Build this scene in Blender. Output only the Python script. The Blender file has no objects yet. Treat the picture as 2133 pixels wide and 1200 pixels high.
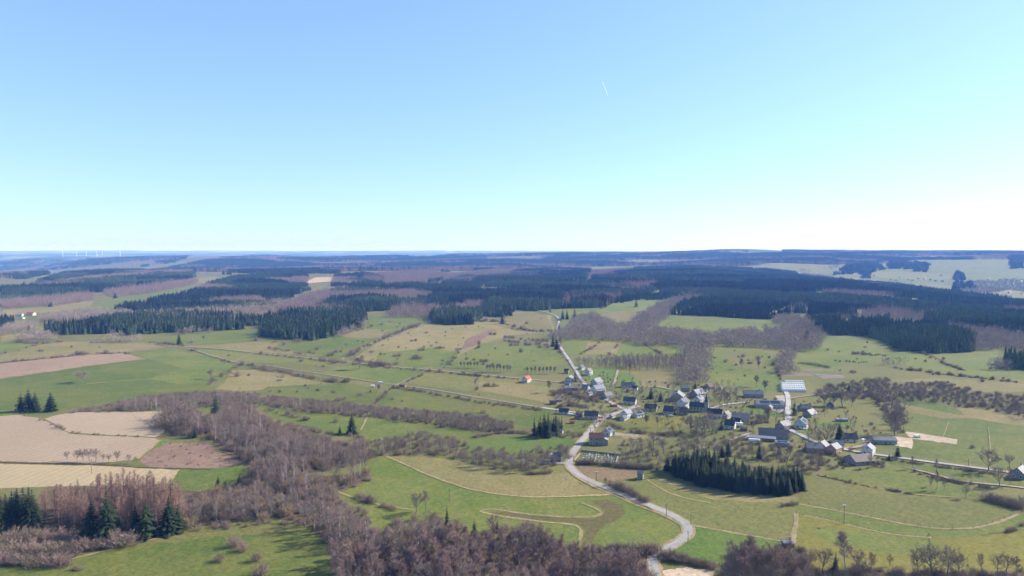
import bpy, bmesh, math, random
import numpy as np
from mathutils import Vector, Matrix, geometry

random.seed(7)
RNG = np.random.default_rng(11)
SC = bpy.context.scene
COL = SC.collection

# ------------------------------------------------------------------ camera, sky, sun, exposure
CAM_Z, F, CX, CY, PITCH = 120.0, 1441.0, 1066.5, 600.0, math.radians(3.02)
cam_d = bpy.data.cameras.new('camera')
cam_d.sensor_fit = 'HORIZONTAL'; cam_d.sensor_width = 36.0; cam_d.lens = 36.0 * F / 2133.0
cam_d.clip_start = 1.0; cam_d.clip_end = 120000.0
cam = bpy.data.objects.new('camera', cam_d); COL.objects.link(cam)
cam.location = (0, 0, CAM_Z); cam.rotation_euler = (math.pi / 2 - PITCH, 0, 0)
SC.camera = cam

SUN_EL, SUN_AZ = math.radians(31), math.radians(70)      # azimuth clockwise from +Y (view direction) towards +X
W = bpy.data.worlds.new('World'); SC.world = W; W.use_nodes = True
wn = W.node_tree.nodes; wl = W.node_tree.links; wn.clear()
sky = wn.new('ShaderNodeTexSky'); sky.sky_type = 'NISHITA'; sky.sun_disc = False
sky.sun_elevation = SUN_EL; sky.sun_rotation = SUN_AZ
sky.altitude = 400; sky.air_density = 1.0; sky.dust_density = 0.5; sky.ozone_density = 5.0
bg = wn.new('ShaderNodeBackground'); bg.inputs['Strength'].default_value = 0.142
wo = wn.new('ShaderNodeOutputWorld')
wt = wn.new('ShaderNodeMix'); wt.data_type = 'RGBA'; wt.blend_type = 'MULTIPLY'; wt.inputs['Factor'].default_value = 1.0
wt.inputs['B'].default_value = (1.0, 1.165, 1.34, 1)          # the camera's cool white balance
gm = wn.new('ShaderNodeGamma'); gm.inputs['Gamma'].default_value = 0.66          # softer sky contrast, as the camera recorded it
wl.new(sky.outputs[0], gm.inputs[0]); wl.new(gm.outputs[0], wt.inputs['A']); wl.new(wt.outputs['Result'], bg.inputs['Color']); wl.new(bg.outputs[0], wo.inputs['Surface'])

sun_d = bpy.data.lights.new('sun', 'SUN'); sun_d.energy = 5.0; sun_d.angle = math.radians(0.5); sun_d.color = (1.0, 0.94, 0.86)
sun = bpy.data.objects.new('sun', sun_d); COL.objects.link(sun)
sdir = Vector((math.sin(SUN_AZ) * math.cos(SUN_EL), math.cos(SUN_AZ) * math.cos(SUN_EL), math.sin(SUN_EL)))
sun.rotation_euler = (-sdir).to_track_quat('-Z', 'Y').to_euler(); sun.location = sdir * 500
SC.view_settings.view_transform = 'Standard'; SC.view_settings.look = 'None'
SC.view_settings.gamma = 1.0; SC.view_settings.use_curve_mapping = False
SC.view_settings.exposure = 1.08
SC.render.engine = 'CYCLES'
cy = SC.cycles
cy.max_bounces = 4; cy.diffuse_bounces = 2; cy.glossy_bounces = 1; cy.transmission_bounces = 2
cy.transparent_max_bounces = 8; cy.volume_bounces = 0
cy.volume_step_rate = 1.0
cy.use_adaptive_sampling = True; cy.adaptive_threshold = 0.02
cy.use_denoising = True

# ------------------------------------------------------------------ terrain
COLX = np.array([-500, 0, 300, 600, 900, 1200, 1500, 1800, 2133, 2600], float)
SS = (COLX - CX) / F
ROWS = np.array([0, 500, 950, 1300, 1800, 2400, 3200, 4200, 5500, 7500, 10000, 15000, 25000, 45000, 90000], float)
ZT = np.array([
 # -500    0   300   600   900  1200  1500  1800  2133  2600
 [   0,    0,    0,    0,    0,    0,    0,    0,    0,    0],
 [   0,    0,    0,    0,    0,    0,    0,    0,    0,    0],
 [   0,    0,    0,    0,    0,    0,    0,    0,    0,    0],
 [   0,    0,    0,    0,    0,    0,    0,    0,   -8,  -10],
 [   0,    2,    4,    5,    5,    6,    8,    2,  -24,  -30],
 [  15,   18,   18,   15,   12,   14,   20,    2,  -40,  -42],
 [   0,    8,   24,   24,   24,   26,   26,  -22,  -32,  -30],
 [ -40,  -35,  -10,    5,   10,   18,   32,   42,   48,   45],
 [ -60,  -55,   30,   42,   32,   56,   78,   95,   92,   90],
 [ -30,  -10,   55,   66,   78,   98,  134,  114,  105,  100],
 [  45,   48,   30,   40,   60,   62,   62,   60,   60,   60],
 [  70,   72,   72,   70,   68,   60,   60,   60,   60,   60],
 [ 146,  146,  146,  142,  142,  132,  120,  120,  120,  120],
 [ 120,  120,  120,  120,  120,  120,  120,  120,  120,  120],
 [  60,   60,   60,   60,   60,   60,   60,   60,   60,   60]], float)

def _cr(p0, p1, p2, p3, t):
    return 0.5 * (2 * p1 + (p2 - p0) * t + (2 * p0 - 5 * p1 + 4 * p2 - p3) * t * t + (3 * p1 - p0 - 3 * p2 + p3) * t ** 3)

def hgt(x, y):
    x = np.asarray(x, float); y = np.asarray(y, float)
    yc = np.maximum(y, 1.0)
    s = np.clip(x / np.maximum(yc, 60.0), SS[0], SS[-1] - 1e-6)
    fi = np.interp(s, SS, np.arange(len(SS))); fj = np.interp(yc, ROWS, np.arange(len(ROWS)))
    i = np.minimum(fi.astype(int), len(SS) - 2); j = np.minimum(fj.astype(int), len(ROWS) - 2)
    u = fi - i; v = fj - j
    def Z(jj, ii): return ZT[np.clip(jj, 0, len(ROWS) - 1), np.clip(ii, 0, len(SS) - 1)]
    rows = [_cr(Z(j + k, i - 1), Z(j + k, i), Z(j + k, i + 1), Z(j + k, i + 2), u) for k in (-1, 0, 1, 2)]
    z = _cr(rows[0], rows[1], rows[2], rows[3], v)
    z = z + 1.0 * np.sin(x / 95 + 1.3) * np.cos(y / 120 + .4) + 0.6 * np.sin((x + 0.7 * y) / 61) 
    fr = np.clip((yc - 1500) / 3000, 0, 1)
    z = z + fr * (9 * np.sin(x / 420 + y / 900) * np.cos(y / 510 - x / 1300) + 4 * np.sin(x / 233 - y / 317 + 2))
    fr2 = np.clip((yc - 8000) / 6000, 0, 1)
    z = z + fr2 * (14 * np.sin(x / 1900 + y / 2600) * np.cos(y / 1700 - 1))
    return z

CP, SP = math.cos(PITCH), math.sin(PITCH)
def project(x, y, z):
    dx = x; dy = y; dz = z - CAM_Z
    d = dy * CP - dz * SP
    u = dy * SP + dz * CP
    d = np.maximum(d, 1e-3)
    return CX + F * dx / d, CY - F * u / d

_TS = np.geomspace(80, 40000, 210)
def G(pts):
    """ground point under each picture point: rays from the camera met with the terrain"""
    pts = np.atleast_2d(np.asarray(pts, float))
    a = (pts[:, 0] - CX); b = (CY - pts[:, 1])
    dy = F * CP + b * SP; dz = -F * SP + b * CP
    rx = a / dy; rz = dz / dy
    out = np.full((len(pts), 3), np.nan)
    for k in range(0, len(pts), 1500):
        sl = slice(k, k + 1500)
        Y = _TS[None, :]
        X = rx[sl, None] * Y; Zr = CAM_Z + rz[sl, None] * Y
        below = Zr < hgt(X, np.broadcast_to(Y, X.shape))
        hit = below.any(1); idx = below.argmax(1); idx = np.maximum(idx, 1)
        lo = _TS[idx - 1]; hi = _TS[idx]
        for _ in range(14):
            m = 0.5 * (lo + hi)
            bl = (CAM_Z + rz[sl] * m) < hgt(rx[sl] * m, m)
            hi = np.where(bl, m, hi); lo = np.where(bl, lo, m)
        m = np.where(hit, hi, np.nan)
        out[sl, 0] = rx[sl] * m; out[sl, 1] = m; out[sl, 2] = hgt(rx[sl] * np.nan_to_num(m, nan=1), np.nan_to_num(m, nan=1))
    return out

def g1(px, py):
    p = G([(px, py)])[0]
    return Vector((float(p[0]), float(p[1]), float(p[2])))

def inside(poly, px, py):
    poly = np.asarray(poly, float); r = np.zeros(px.shape, bool)
    n = len(poly); j = n - 1
    for i in range(n):
        xi, yi = poly[i]; xj, yj = poly[j]
        c = ((yi > py) != (yj > py)) & (px < (xj - xi) * (py - yi) / ((yj - yi) if yj != yi else 1e-9) + xi)
        r ^= c; j = i
    return r

# ------------------------------------------------------------------ helpers
def tag(o, label=None, cat=None, group=None, kind=None):
    if label: o['label'] = label
    if cat: o['category'] = cat
    if group: o['group'] = group
    if kind: o['kind'] = kind
    return o

def mesh_obj(name, verts, faces, mat, parent=None, smooth=False):
    me = bpy.data.meshes.new(name)
    me.from_pydata([tuple(v) for v in verts], [], [tuple(f) for f in faces]); me.update()
    if smooth:
        me.polygons.foreach_set('use_smooth', [True] * len(me.polygons))
    mats = mat if isinstance(mat, (list, tuple)) else [mat]
    for m in mats: me.materials.append(m)
    o = bpy.data.objects.new(name, me); COL.objects.link(o)
    if parent: o.parent = parent
    return o

def link_mesh(name, me, parent=None, loc=(0, 0, 0), rz=0.0, scale=(1, 1, 1)):
    o = bpy.data.objects.new(name, me); COL.objects.link(o)
    o.location = loc; o.rotation_euler = (0, 0, rz); o.scale = scale
    if parent: o.parent = parent
    return o

def empty(name, loc, rz=0.0, scale=(1, 1, 1)):
    o = bpy.data.objects.new(name, None); COL.objects.link(o)
    o.location = loc; o.rotation_euler = (0, 0, rz); o.scale = scale
    o.empty_display_size = 0.5
    return o

class MB:
    def __init__(s): s.v = []; s.f = []
    def add(s, vs, fs):
        b = len(s.v); s.v += [tuple(v) for v in vs]; s.f += [tuple(i + b for i in f) for f in fs]; return s
    def box(s, c, size, rz=0.0):
        cx, cy_, cz = c; a, b, h = size[0] / 2, size[1] / 2, size[2] / 2
        ca, sa = math.cos(rz), math.sin(rz)
        vs = []
        for dz in (-h, h):
            for dx, dy in ((-a, -b), (a, -b), (a, b), (-a, b)):
                vs.append((cx + dx * ca - dy * sa, cy_ + dx * sa + dy * ca, cz + dz))
        return s.add(vs, [(3, 2, 1, 0), (4, 5, 6, 7), (0, 1, 5, 4), (1, 2, 6, 5), (2, 3, 7, 6), (3, 0, 4, 7)])
    def tube(s, path, radii, n=5, cap=False):
        rings = []
        for k, p in enumerate(path):
            p = Vector(p)
            d = (Vector(path[min(k + 1, len(path) - 1)]) - Vector(path[max(k - 1, 0)]))
            d = d.normalized() if d.length > 1e-9 else Vector((0, 0, 1))
            a = d.cross(Vector((0, 0, 1)) if abs(d.z) < .9 else Vector((1, 0, 0))).normalized(); b = d.cross(a)
            rings.append([p + (a * math.cos(2 * math.pi * q / n) + b * math.sin(2 * math.pi * q / n)) * radii[k] for q in range(n)])
        vs = [v for r in rings for v in r]; fs = []
        for k in range(len(rings) - 1):
            for q in range(n):
                fs.append((k * n + q, k * n + (q + 1) % n, (k + 1) * n + (q + 1) % n, (k + 1) * n + q))
        if cap: fs += [tuple(range(n))[::-1], tuple(range((len(rings) - 1) * n, len(rings) * n))]
        return s.add(vs, fs)
    def blade(s, p0, p1, w, side=None):
        p0 = Vector(p0); p1 = Vector(p1); d = (p1 - p0)
        if side is None:
            side = d.cross(Vector((random.gauss(0, 1), random.gauss(0, 1), random.gauss(0, 1))))
        if side.length < 1e-6: side = Vector((1, 0, 0))
        side = side.normalized() * w * .5
        return s.add([p0 - side, p0 + side, p1], [(0, 1, 2)])
    def mesh(s, name, mat):
        me = bpy.data.meshes.new(name); me.from_pydata(s.v, [], s.f); me.update()
        for m in (mat if isinstance(mat, (list, tuple)) else [mat]): me.materials.append(m)
        return me
    def obj(s, name, mat, parent=None): return mesh_obj(name, s.v, s.f, mat, parent)

# ------------------------------------------------------------------ materials
MATS = {}
def new_mat(name):
    m = bpy.data.materials.new(name); m.use_nodes = True; MATS[name] = m
    nt = m.node_tree; b = nt.nodes['Principled BSDF']
    return m, nt, b

def _pos(nt):
    g = nt.nodes.new('ShaderNodeNewGeometry'); return g.outputs['Position']
def _noise(nt, vec, scale, detail=3, rough=.55, dist=0.0):
    n = nt.nodes.new('ShaderNodeTexNoise'); n.inputs['Scale'].default_value = scale
    n.inputs['Detail'].default_value = detail; n.inputs['Roughness'].default_value = rough
    n.inputs['Distortion'].default_value = dist
    nt.links.new(vec, n.inputs['Vector']); return n.outputs['Fac']
def _ramp(nt, fac, stops):
    r = nt.nodes.new('ShaderNodeValToRGB'); e = r.color_ramp.elements
    while len(e) < len(stops): e.new(.5)
    for k, (p, c) in enumerate(stops):
        e[k].position = p; e[k].color = (c[0], c[1], c[2], 1)
    nt.links.new(fac, r.inputs['Fac']); return r.outputs['Color']
def _mix(nt, fac, a, b, mode='MIX'):
    m = nt.nodes.new('ShaderNodeMix'); m.data_type = 'RGBA'; m.blend_type = mode
    def put(sock, v):
        if isinstance(v, (int, float)): sock.default_value = v
        elif isinstance(v, tuple): sock.default_value = (v[0], v[1], v[2], 1)
        else: nt.links.new(v, sock)
    put(m.inputs['Factor'], fac); put(m.inputs['A'], a); put(m.inputs['B'], b)
    return m.outputs['Result']
def _math(nt, op, a, b=None, clamp=False):
    m = nt.nodes.new('ShaderNodeMath'); m.operation = op; m.use_clamp = clamp
    for k, v in enumerate((a, b)):
        if v is None: continue
        if isinstance(v, (int, float)): m.inputs[k].default_value = v
        else: nt.links.new(v, m.inputs[k])
    return m.outputs[0]

def ground_mat(name, c1, c2, c3, s1=.013, s2=.07, s3=.6, amt=1.0, streak=None, spk=.9, sk=.16):
    """three-scale mottling: broad patches c1/c2, tussocks of c3, fine speckle; optional tractor streaks (angle, wavelength m)"""
    m, nt, b = new_mat(name)
    c1, c2, c3 = [(c[0] * .78, c[1] * .70, c[2] * .53) for c in (c1, c2, c3)]
    p = _pos(nt)
    o = nt.nodes.new('ShaderNodeObjectInfo')
    ofs = nt.nodes.new('ShaderNodeVectorMath'); ofs.operation = 'ADD'
    sc = nt.nodes.new('ShaderNodeVectorMath'); sc.operation = 'SCALE'; sc.inputs[0].default_value = (900, 700, 0)
    nt.links.new(o.outputs['Random'], sc.inputs['Scale']); nt.links.new(p, ofs.inputs[0]); nt.links.new(sc.outputs[0], ofs.inputs[1])
    v = ofs.outputs[0]
    n1 = _noise(nt, v, s1, 4, .62, .6); n2 = _noise(nt, v, s2, 5, .68); n3 = _noise(nt, v, s3, 4, .75)
    f1 = _ramp(nt, n1, [(.42, (0, 0, 0)), (.58, (1, 1, 1))])
    f2 = _ramp(nt, n2, [(.47, (0, 0, 0)), (.68, (1, 1, 1))])
    c = _mix(nt, f1, c1, c2)
    c = _mix(nt, _math(nt, 'MULTIPLY', f2, .55 * amt), c, c3)
    if streak:
        ang, wl_ = streak
        mp = nt.nodes.new('ShaderNodeMapping'); mp.inputs['Rotation'].default_value = (0, 0, ang)
        nt.links.new(p, mp.inputs['Vector'])
        w = nt.nodes.new('ShaderNodeTexWave'); w.inputs['Scale'].default_value = 2 * math.pi / (20 * wl_) * 1.0
        w.inputs['Distortion'].default_value = 2.2; w.inputs['Detail'].default_value = 3; w.inputs['Detail Scale'].default_value = .7
        nt.links.new(mp.outputs[0], w.inputs['Vector'])
        c = _mix(nt, sk, c, _mix(nt, w.outputs['Fac'], tuple(k * .72 for k in c1), tuple(min(1, k * 1.3) for k in c2)))
    sp = _ramp(nt, n3, [(.28, (.50, .52, .50)), (.52, (1.0, 1.0, 1.0)), (.76, (1.55, 1.45, 1.32))])
    c = _mix(nt, spk, c, sp, 'MULTIPLY')
    hv = nt.nodes.new('ShaderNodeHueSaturation')
    r1 = _math(nt, 'ADD', _math(nt, 'MULTIPLY', o.outputs['Random'], .24), .88)
    nt.links.new(r1, hv.inputs['Value']); nt.links.new(c, hv.inputs['Color'])
    nt.links.new(hv.outputs[0], b.inputs['Base Color'])
    b.inputs['Roughness'].default_value = .95; b.inputs['Specular IOR Level'].default_value = .15
    bp = nt.nodes.new('ShaderNodeBump'); bp.inputs['Strength'].default_value = .55; bp.inputs['Distance'].default_value = .35
    nt.links.new(_math(nt, 'ADD', n3, _math(nt, 'MULTIPLY', n2, 2.0)), bp.inputs['Height']); nt.links.new(bp.outputs[0], b.inputs['Normal'])
    return m

def plain_mat(name, col, rough=.8, var=.25, scale=.8, metal=0.0, spec=.3, rand=.18):
    m, nt, b = new_mat(name)
    tc = nt.nodes.new('ShaderNodeTexCoord'); n = _noise(nt, _pos(nt), scale, 4, .6)
    lo = tuple(c * (1 - var) for c in col); hi = tuple(min(1, c * (1 + var)) for c in col)
    c = _ramp(nt, n, [(.3, lo), (.7, hi)])
    o = nt.nodes.new('ShaderNodeObjectInfo'); hv = nt.nodes.new('ShaderNodeHueSaturation')
    nt.links.new(_math(nt, 'ADD', _math(nt, 'MULTIPLY', o.outputs['Random'], 2 * rand), 1 - rand), hv.inputs['Value'])
    nt.links.new(c, hv.inputs['Color']); nt.links.new(hv.outputs[0], b.inputs['Base Color'])
    b.inputs['Roughness'].default_value = rough; b.inputs['Metallic'].default_value = metal
    b.inputs['Specular IOR Level'].default_value = spec
    return m

def roof_mat(name, col, rough=.55):
    """courses of tile or slate along the slope, plus lichen mottling"""
    m, nt, b = new_mat(name)
    tc = nt.nodes.new('ShaderNodeTexCoord')
    w = nt.nodes.new('ShaderNodeTexWave'); w.bands_direction = 'Z'; w.inputs['Scale'].default_value = 1.6; w.inputs['Distortion'].default_value = .4
    nt.links.new(tc.outputs['Object'], w.inputs['Vector'])
    n = _noise(nt, _pos(nt), .7, 4, .65)
    c = _ramp(nt, n, [(.3, tuple(k * .72 for k in col)), (.7, tuple(min(1, k * 1.3) for k in col))])
    c = _mix(nt, .3, c, _mix(nt, w.outputs['Fac'], tuple(k * .7 for k in col), tuple(min(1, k * 1.15) for k in col)))
    nt.links.new(c, b.inputs['Base Color']); b.inputs['Roughness'].default_value = rough; b.inputs['Specular IOR Level'].default_value = .2
    return m

def leaf_mat(name, c1, c2, rough=.8, hue=.0):
    m, nt, b = new_mat(name)
    o = nt.nodes.new('ShaderNodeObjectInfo')
    n = _noise(nt, _pos(nt), .35, 3, .6)
    f = _math(nt, 'ADD', _math(nt, 'MULTIPLY', o.outputs['Random'], .6), _math(nt, 'MULTIPLY', n, .5), True)
    c = _ramp(nt, f, [(.15, c1), (.85, c2)])
    nt.links.new(c, b.inputs['Base Color']); b.inputs['Roughness'].default_value = rough; b.inputs['Specular IOR Level'].default_value = .12
    return m

def M(n): return MATS[n]
# ground covers (base colours, dry winter-end pasture)
ground_mat('pasture', (.150, .165, .052), (.215, .195, .082), (.255, .215, .110))
ground_mat('green', (.106, .162, .038), (.152, .186, .054), (.215, .200, .084), amt=1.0, streak=(.7, 6.0), sk=.07)
ground_mat('bright', (.095, .172, .036), (.118, .185, .045), (.150, .185, .058), amt=.6)
ground_mat('olive', (.138, .166, .055), (.172, .180, .070), (.215, .195, .098), streak=(-.4, 7.0), sk=.07)
ground_mat('straw', (.205, .196, .098), (.255, .222, .128), (.165, .178, .070))
ground_mat('yellow', (.185, .195, .045), (.225, .215, .055), (.150, .180, .045), amt=.8)
ground_mat('plough', (.345, .285, .255), (.380, .315, .280), (.300, .245, .215), s1=.009, s2=.05, amt=.6, streak=(.25, 5.0), spk=.3)
ground_mat('plough_grey', (.345, .300, .235), (.380, .325, .250), (.300, .260, .200), s1=.009, s2=.05, amt=.6, streak=(.1, 5.0), spk=.3)
ground_mat('stubble', (.285, .215, .195), (.330, .250, .225), (.235, .180, .150), streak=(.3, 4.0), spk=.5)
ground_mat('brown', (.195, .152, .110), (.230, .178, .130), (.170, .145, .090), streak=(-.5, 3.0))
ground_mat('wet', (.138, .126, .062), (.160, .146, .070), (.130, .150, .048), s2=.12)
ground_mat('heath', (.195, .135, .130), (.250, .180, .170), (.140, .095, .085), s2=.16, s3=.9)
ground_mat('bank', (.320, .275, .190), (.375, .315, .220), (.230, .200, .110), s2=.25)
ground_mat('cutover', (.460, .350, .320), (.500, .390, .350), (.370, .280, .250))
ground_mat('litter', (.130, .098, .078), (.170, .130, .100), (.120, .120, .055), s2=.18)
ground_mat('soil', (.250, .195, .230), (.280, .225, .260), (.200, .165, .170))
ground_mat('sand', (.480, .415, .400), (.540, .470, .450), (.400, .340, .310), s2=.2)
ground_mat('ditch', (.085, .062, .048), (.120, .090, .062), (.110, .110, .045), s2=.25)
ground_mat('asphalt', (.395, .415, .520), (.445, .465, .580), (.335, .352, .440), s2=.3, s3=1.5, amt=.5)
ground_mat('track', (.330, .295, .300), (.380, .340, .350), (.270, .235, .150), s2=.25)
ground_mat('yard', (.320, .320, .370), (.370, .370, .420), (.265, .262, .290), s2=.2)

# terrain: pasture near; patchwork of woods and fields where it is too far to tell trees apart
def terrain_mat():
    m, nt, b = new_mat('terrain')
    p = _pos(nt)
    n1 = _noise(nt, p, .013, 4, .6, .5); n2 = _noise(nt, p, .07, 5, .68); n3 = _noise(nt, p, .6, 4, .75)
    c = _ramp(nt, n1, [(.38, (.100, .114, .027)), (.55, (.132, .129, .037)), (.68, (.164, .138, .052))])
    c = _mix(nt, _math(nt, 'MULTIPLY', _ramp(nt, n2, [(.46, (0, 0, 0)), (.66, (1, 1, 1))]), .5), c, (.155, .112, .066))
    c = _mix(nt, .9, c, _ramp(nt, n3, [(.3, (.65, .65, .65)), (.55, (1, 1, 1)), (.78, (1.3, 1.27, 1.2))]), 'MULTIPLY')
    # far patchwork
    sx = nt.nodes.new('ShaderNodeSeparateXYZ'); nt.links.new(p, sx.inputs[0])
    mp = nt.nodes.new('ShaderNodeMapping'); mp.inputs['Scale'].default_value = (1, .55, 1); nt.links.new(p, mp.inputs['Vector'])
    vo = nt.nodes.new('ShaderNodeTexVoronoi'); vo.inputs['Scale'].default_value = .0016; vo.inputs['Randomness'].default_value = 1
    wv = nt.nodes.new('ShaderNodeVectorMath'); wv.operation = 'ADD'
    nz = nt.nodes.new('ShaderNodeTexNoise'); nz.inputs['Scale'].default_value = .0011; nz.inputs['Detail'].default_value = 4
    nt.links.new(mp.outputs[0], nz.inputs['Vector'])
    sc = nt.nodes.new('ShaderNodeVectorMath'); sc.operation = 'SCALE'; sc.inputs['Scale'].default_value = 900
    nt.links.new(nz.outputs['Color'], sc.inputs[0]); nt.links.new(sc.outputs[0], wv.inputs[0]); nt.links.new(mp.outputs[0], wv.inputs[1])
    nt.links.new(wv.outputs[0], vo.inputs['Vector'])
    sh = nt.nodes.new('ShaderNodeSeparateColor'); nt.links.new(vo.outputs['Color'], sh.inputs[0])
    far = _ramp(nt, sh.outputs[0], [(.0, (.035, .050, .028)), (.52, (.035, .050, .028)), (.56, (.115, .085, .070)), (.70, (.115, .085, .070)), (.74, (.17, .175, .07)), (.90, (.20, .19, .09)), (1.0, (.33, .26, .17))])
    far.node.color_ramp.interpolation = 'CONSTANT'
    c = _mix(nt, _math(nt, 'MULTIPLY', _math(nt, 'SUBTRACT', sx.outputs[1], 5200), 1 / 1500., True), c, far)
    nt.links.new(c, b.inputs['Base Color']); b.inputs['Roughness'].default_value = .95; b.inputs['Specular IOR Level'].default_value = .15
    bp = nt.nodes.new('ShaderNodeBump'); bp.inputs['Strength'].default_value = .5; bp.inputs['Distance'].default_value = .35
    nt.links.new(_math(nt, 'ADD', n3, _math(nt, 'MULTIPLY', n2, 2.0)), bp.inputs['Height']); nt.links.new(bp.outputs[0], b.inputs['Normal'])
    return m
terrain_mat()

def build_terrain():
    fine = np.radians(np.linspace(-42, 42, 253))
    a = np.concatenate([np.radians(np.linspace(-180, -44, 35)), fine, np.radians(np.linspace(44, 176, 34))])
    # rows by forward distance so that the sheet follows the same rows as the height table
    r = np.concatenate([[0.5, 30, 80, 130], np.geomspace(170, 90000, 300)])
    A, R = np.meshgrid(a, r)
    fw = np.where(np.abs(A) < np.radians(60), 1 / np.maximum(np.cos(A), .5), 2.0)
    X = R * fw * np.sin(A); Y = R * fw * np.cos(A)
    Z = hgt(X, Y)
    v = np.stack([X, Y, Z], -1).reshape(-1, 3)
    n, k = len(r), len(a)
    f = []
    for i in range(n - 1):
        for j in range(k):
            j2 = (j + 1) % k
            f.append((i * k + j, i * k + j2, (i + 1) * k + j2, (i + 1) * k + j))
    o = mesh_obj('ground', v, f, M('terrain'), smooth=True)
    tag(o, kind='structure'); return o
build_terrain()

SHEETS = []
def layer_of(P):
    """one above every earlier sheet that this outline overlaps"""
    lo, hi = P.min(0), P.max(0); k = 0
    for Q, l2, h2, kk in SHEETS:
        if kk >= k and not (lo > h2).any() and not (hi < l2).any():
            if inside(Q, P[:, 0], P[:, 1]).any() or inside(P, Q[:, 0], Q[:, 1]).any(): k = kk + 1
    SHEETS.append((P, lo, hi, k)); return k
def lift(x, y, k):
    r = np.hypot(x, y)
    return (0.035 + k * 0.022) * (1 + np.maximum(r - 300, 0) / 500)

def drape(name, xy_poly, mat, spacing, extra=0.0):
    """a sheet with the given outline, triangulated finely enough to follow the terrain"""
    P = np.asarray(xy_poly); lay = layer_of(P) + extra
    x0, y0 = P.min(0); x1, y1 = P.max(0)
    gx = np.arange(x0 + spacing / 2, x1, spacing); gy = np.arange(y0 + spacing / 2, y1, spacing)
    pts = [Vector((float(p[0]), float(p[1]))) for p in P]
    n = len(pts)
    if len(gx) and len(gy):
        XX, YY = np.meshgrid(gx, gy); XX = XX.ravel(); YY = YY.ravel()
        k = inside(P, XX, YY)
        pts += [Vector((float(a), float(b))) for a, b in zip(XX[k], YY[k])]
    vs, es, fs, *_ = geometry.delaunay_2d_cdt(pts, [(i, (i + 1) % n) for i in range(n)], [], 1, 1e-4)
    V = np.array([(v.x, v.y) for v in vs]); z = hgt(V[:, 0], V[:, 1]) + lift(V[:, 0], V[:, 1], lay)
    out = []
    for f in fs:
        f = list(f)
        a = V[f]; ar = 0.5 * sum(a[i, 0] * a[(i + 1) % len(f), 1] - a[(i + 1) % len(f), 0] * a[i, 1] for i in range(len(f)))
        out.append(f if ar > 0 else f[::-1])
    o = mesh_obj(name, np.column_stack([V, z]), out, M(mat), smooth=True)
    tag(o, kind='structure'); return o

def outline(poly, wob=1.0):
    """picture outline -> world outline with a slightly uneven edge"""
    q = []
    for i in range(len(poly)):
        a = np.array(poly[i], float); b = np.array(poly[(i + 1) % len(poly)], float)
        k = max(1, int(np.hypot(*(b - a)) / 9))
        for t in range(k): q.append(a + (b - a) * t / k)
    w = G(q)[:, :2]; w = w[~np.isnan(w[:, 0])]
    r = np.hypot(w[:, 0], w[:, 1])
    w = w + RNG.normal(0, 1, w.shape) * (r * .0011 * wob)[:, None]
    return w

def field(name, mat, poly):
    w = outline(poly)
    if len(w) < 3: return
    sp = float(np.clip(np.median(np.hypot(w[:, 0], w[:, 1])) * .025, 7, 70))
    return drape(name, w, mat, sp)

def smooth_line(pts, closed=False):
    P = [np.array(p, float) for p in pts]; out = []
    for i in range(len(P) - 1):
        p0 = P[max(i - 1, 0)]; p1 = P[i]; p2 = P[i + 1]; p3 = P[min(i + 2, len(P) - 1)]
        k = max(2, int(np.hypot(*(p2 - p1)) / 5))
        for t in np.linspace(0, 1, k, endpoint=False): out.append(_cr(p0, p1, p2, p3, t))
    out.append(P[-1]); return np.array(out)

def strip(name, mat, width, pts, wob=0.0, extra=7.0, kind='structure'):
    if mat in ('asphalt', 'track'): width *= .76
    w = G(smooth_line(pts)); w = w[~np.isnan(w[:, 0])][:, :2]
    # even spacing
    d = np.concatenate([[0], np.cumsum(np.hypot(*np.diff(w, axis=0).T))])
    n = max(3, int(d[-1] / 4)); t = np.linspace(0, d[-1], n)
    w = np.column_stack([np.interp(t, d, w[:, 0]), np.interp(t, d, w[:, 1])])
    for _ in range(3): w[1:-1] = .25 * w[:-2] + .5 * w[1:-1] + .25 * w[2:]
    tn = np.gradient(w, axis=0); tn /= np.hypot(tn[:, 0], tn[:, 1])[:, None] + 1e-9
    nn = np.column_stack([-tn[:, 1], tn[:, 0]])
    h = width / 2 * (1 + wob * RNG.normal(0, .5, n))[:, None]; h2 = width / 2 * (1 + wob * RNG.normal(0, .5, n))[:, None]
    L_ = w + nn * h; R_ = w - nn * h2
    V = np.concatenate([L_, R_]); z = hgt(V[:, 0], V[:, 1]) + lift(V[:, 0], V[:, 1], extra)
    fs = [(n + i, n + i + 1, i + 1, i) for i in range(n - 1)]
    o = mesh_obj(name, np.column_stack([V, z]), fs, M(mat), smooth=True)
    tag(o, kind=kind); return o

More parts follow.
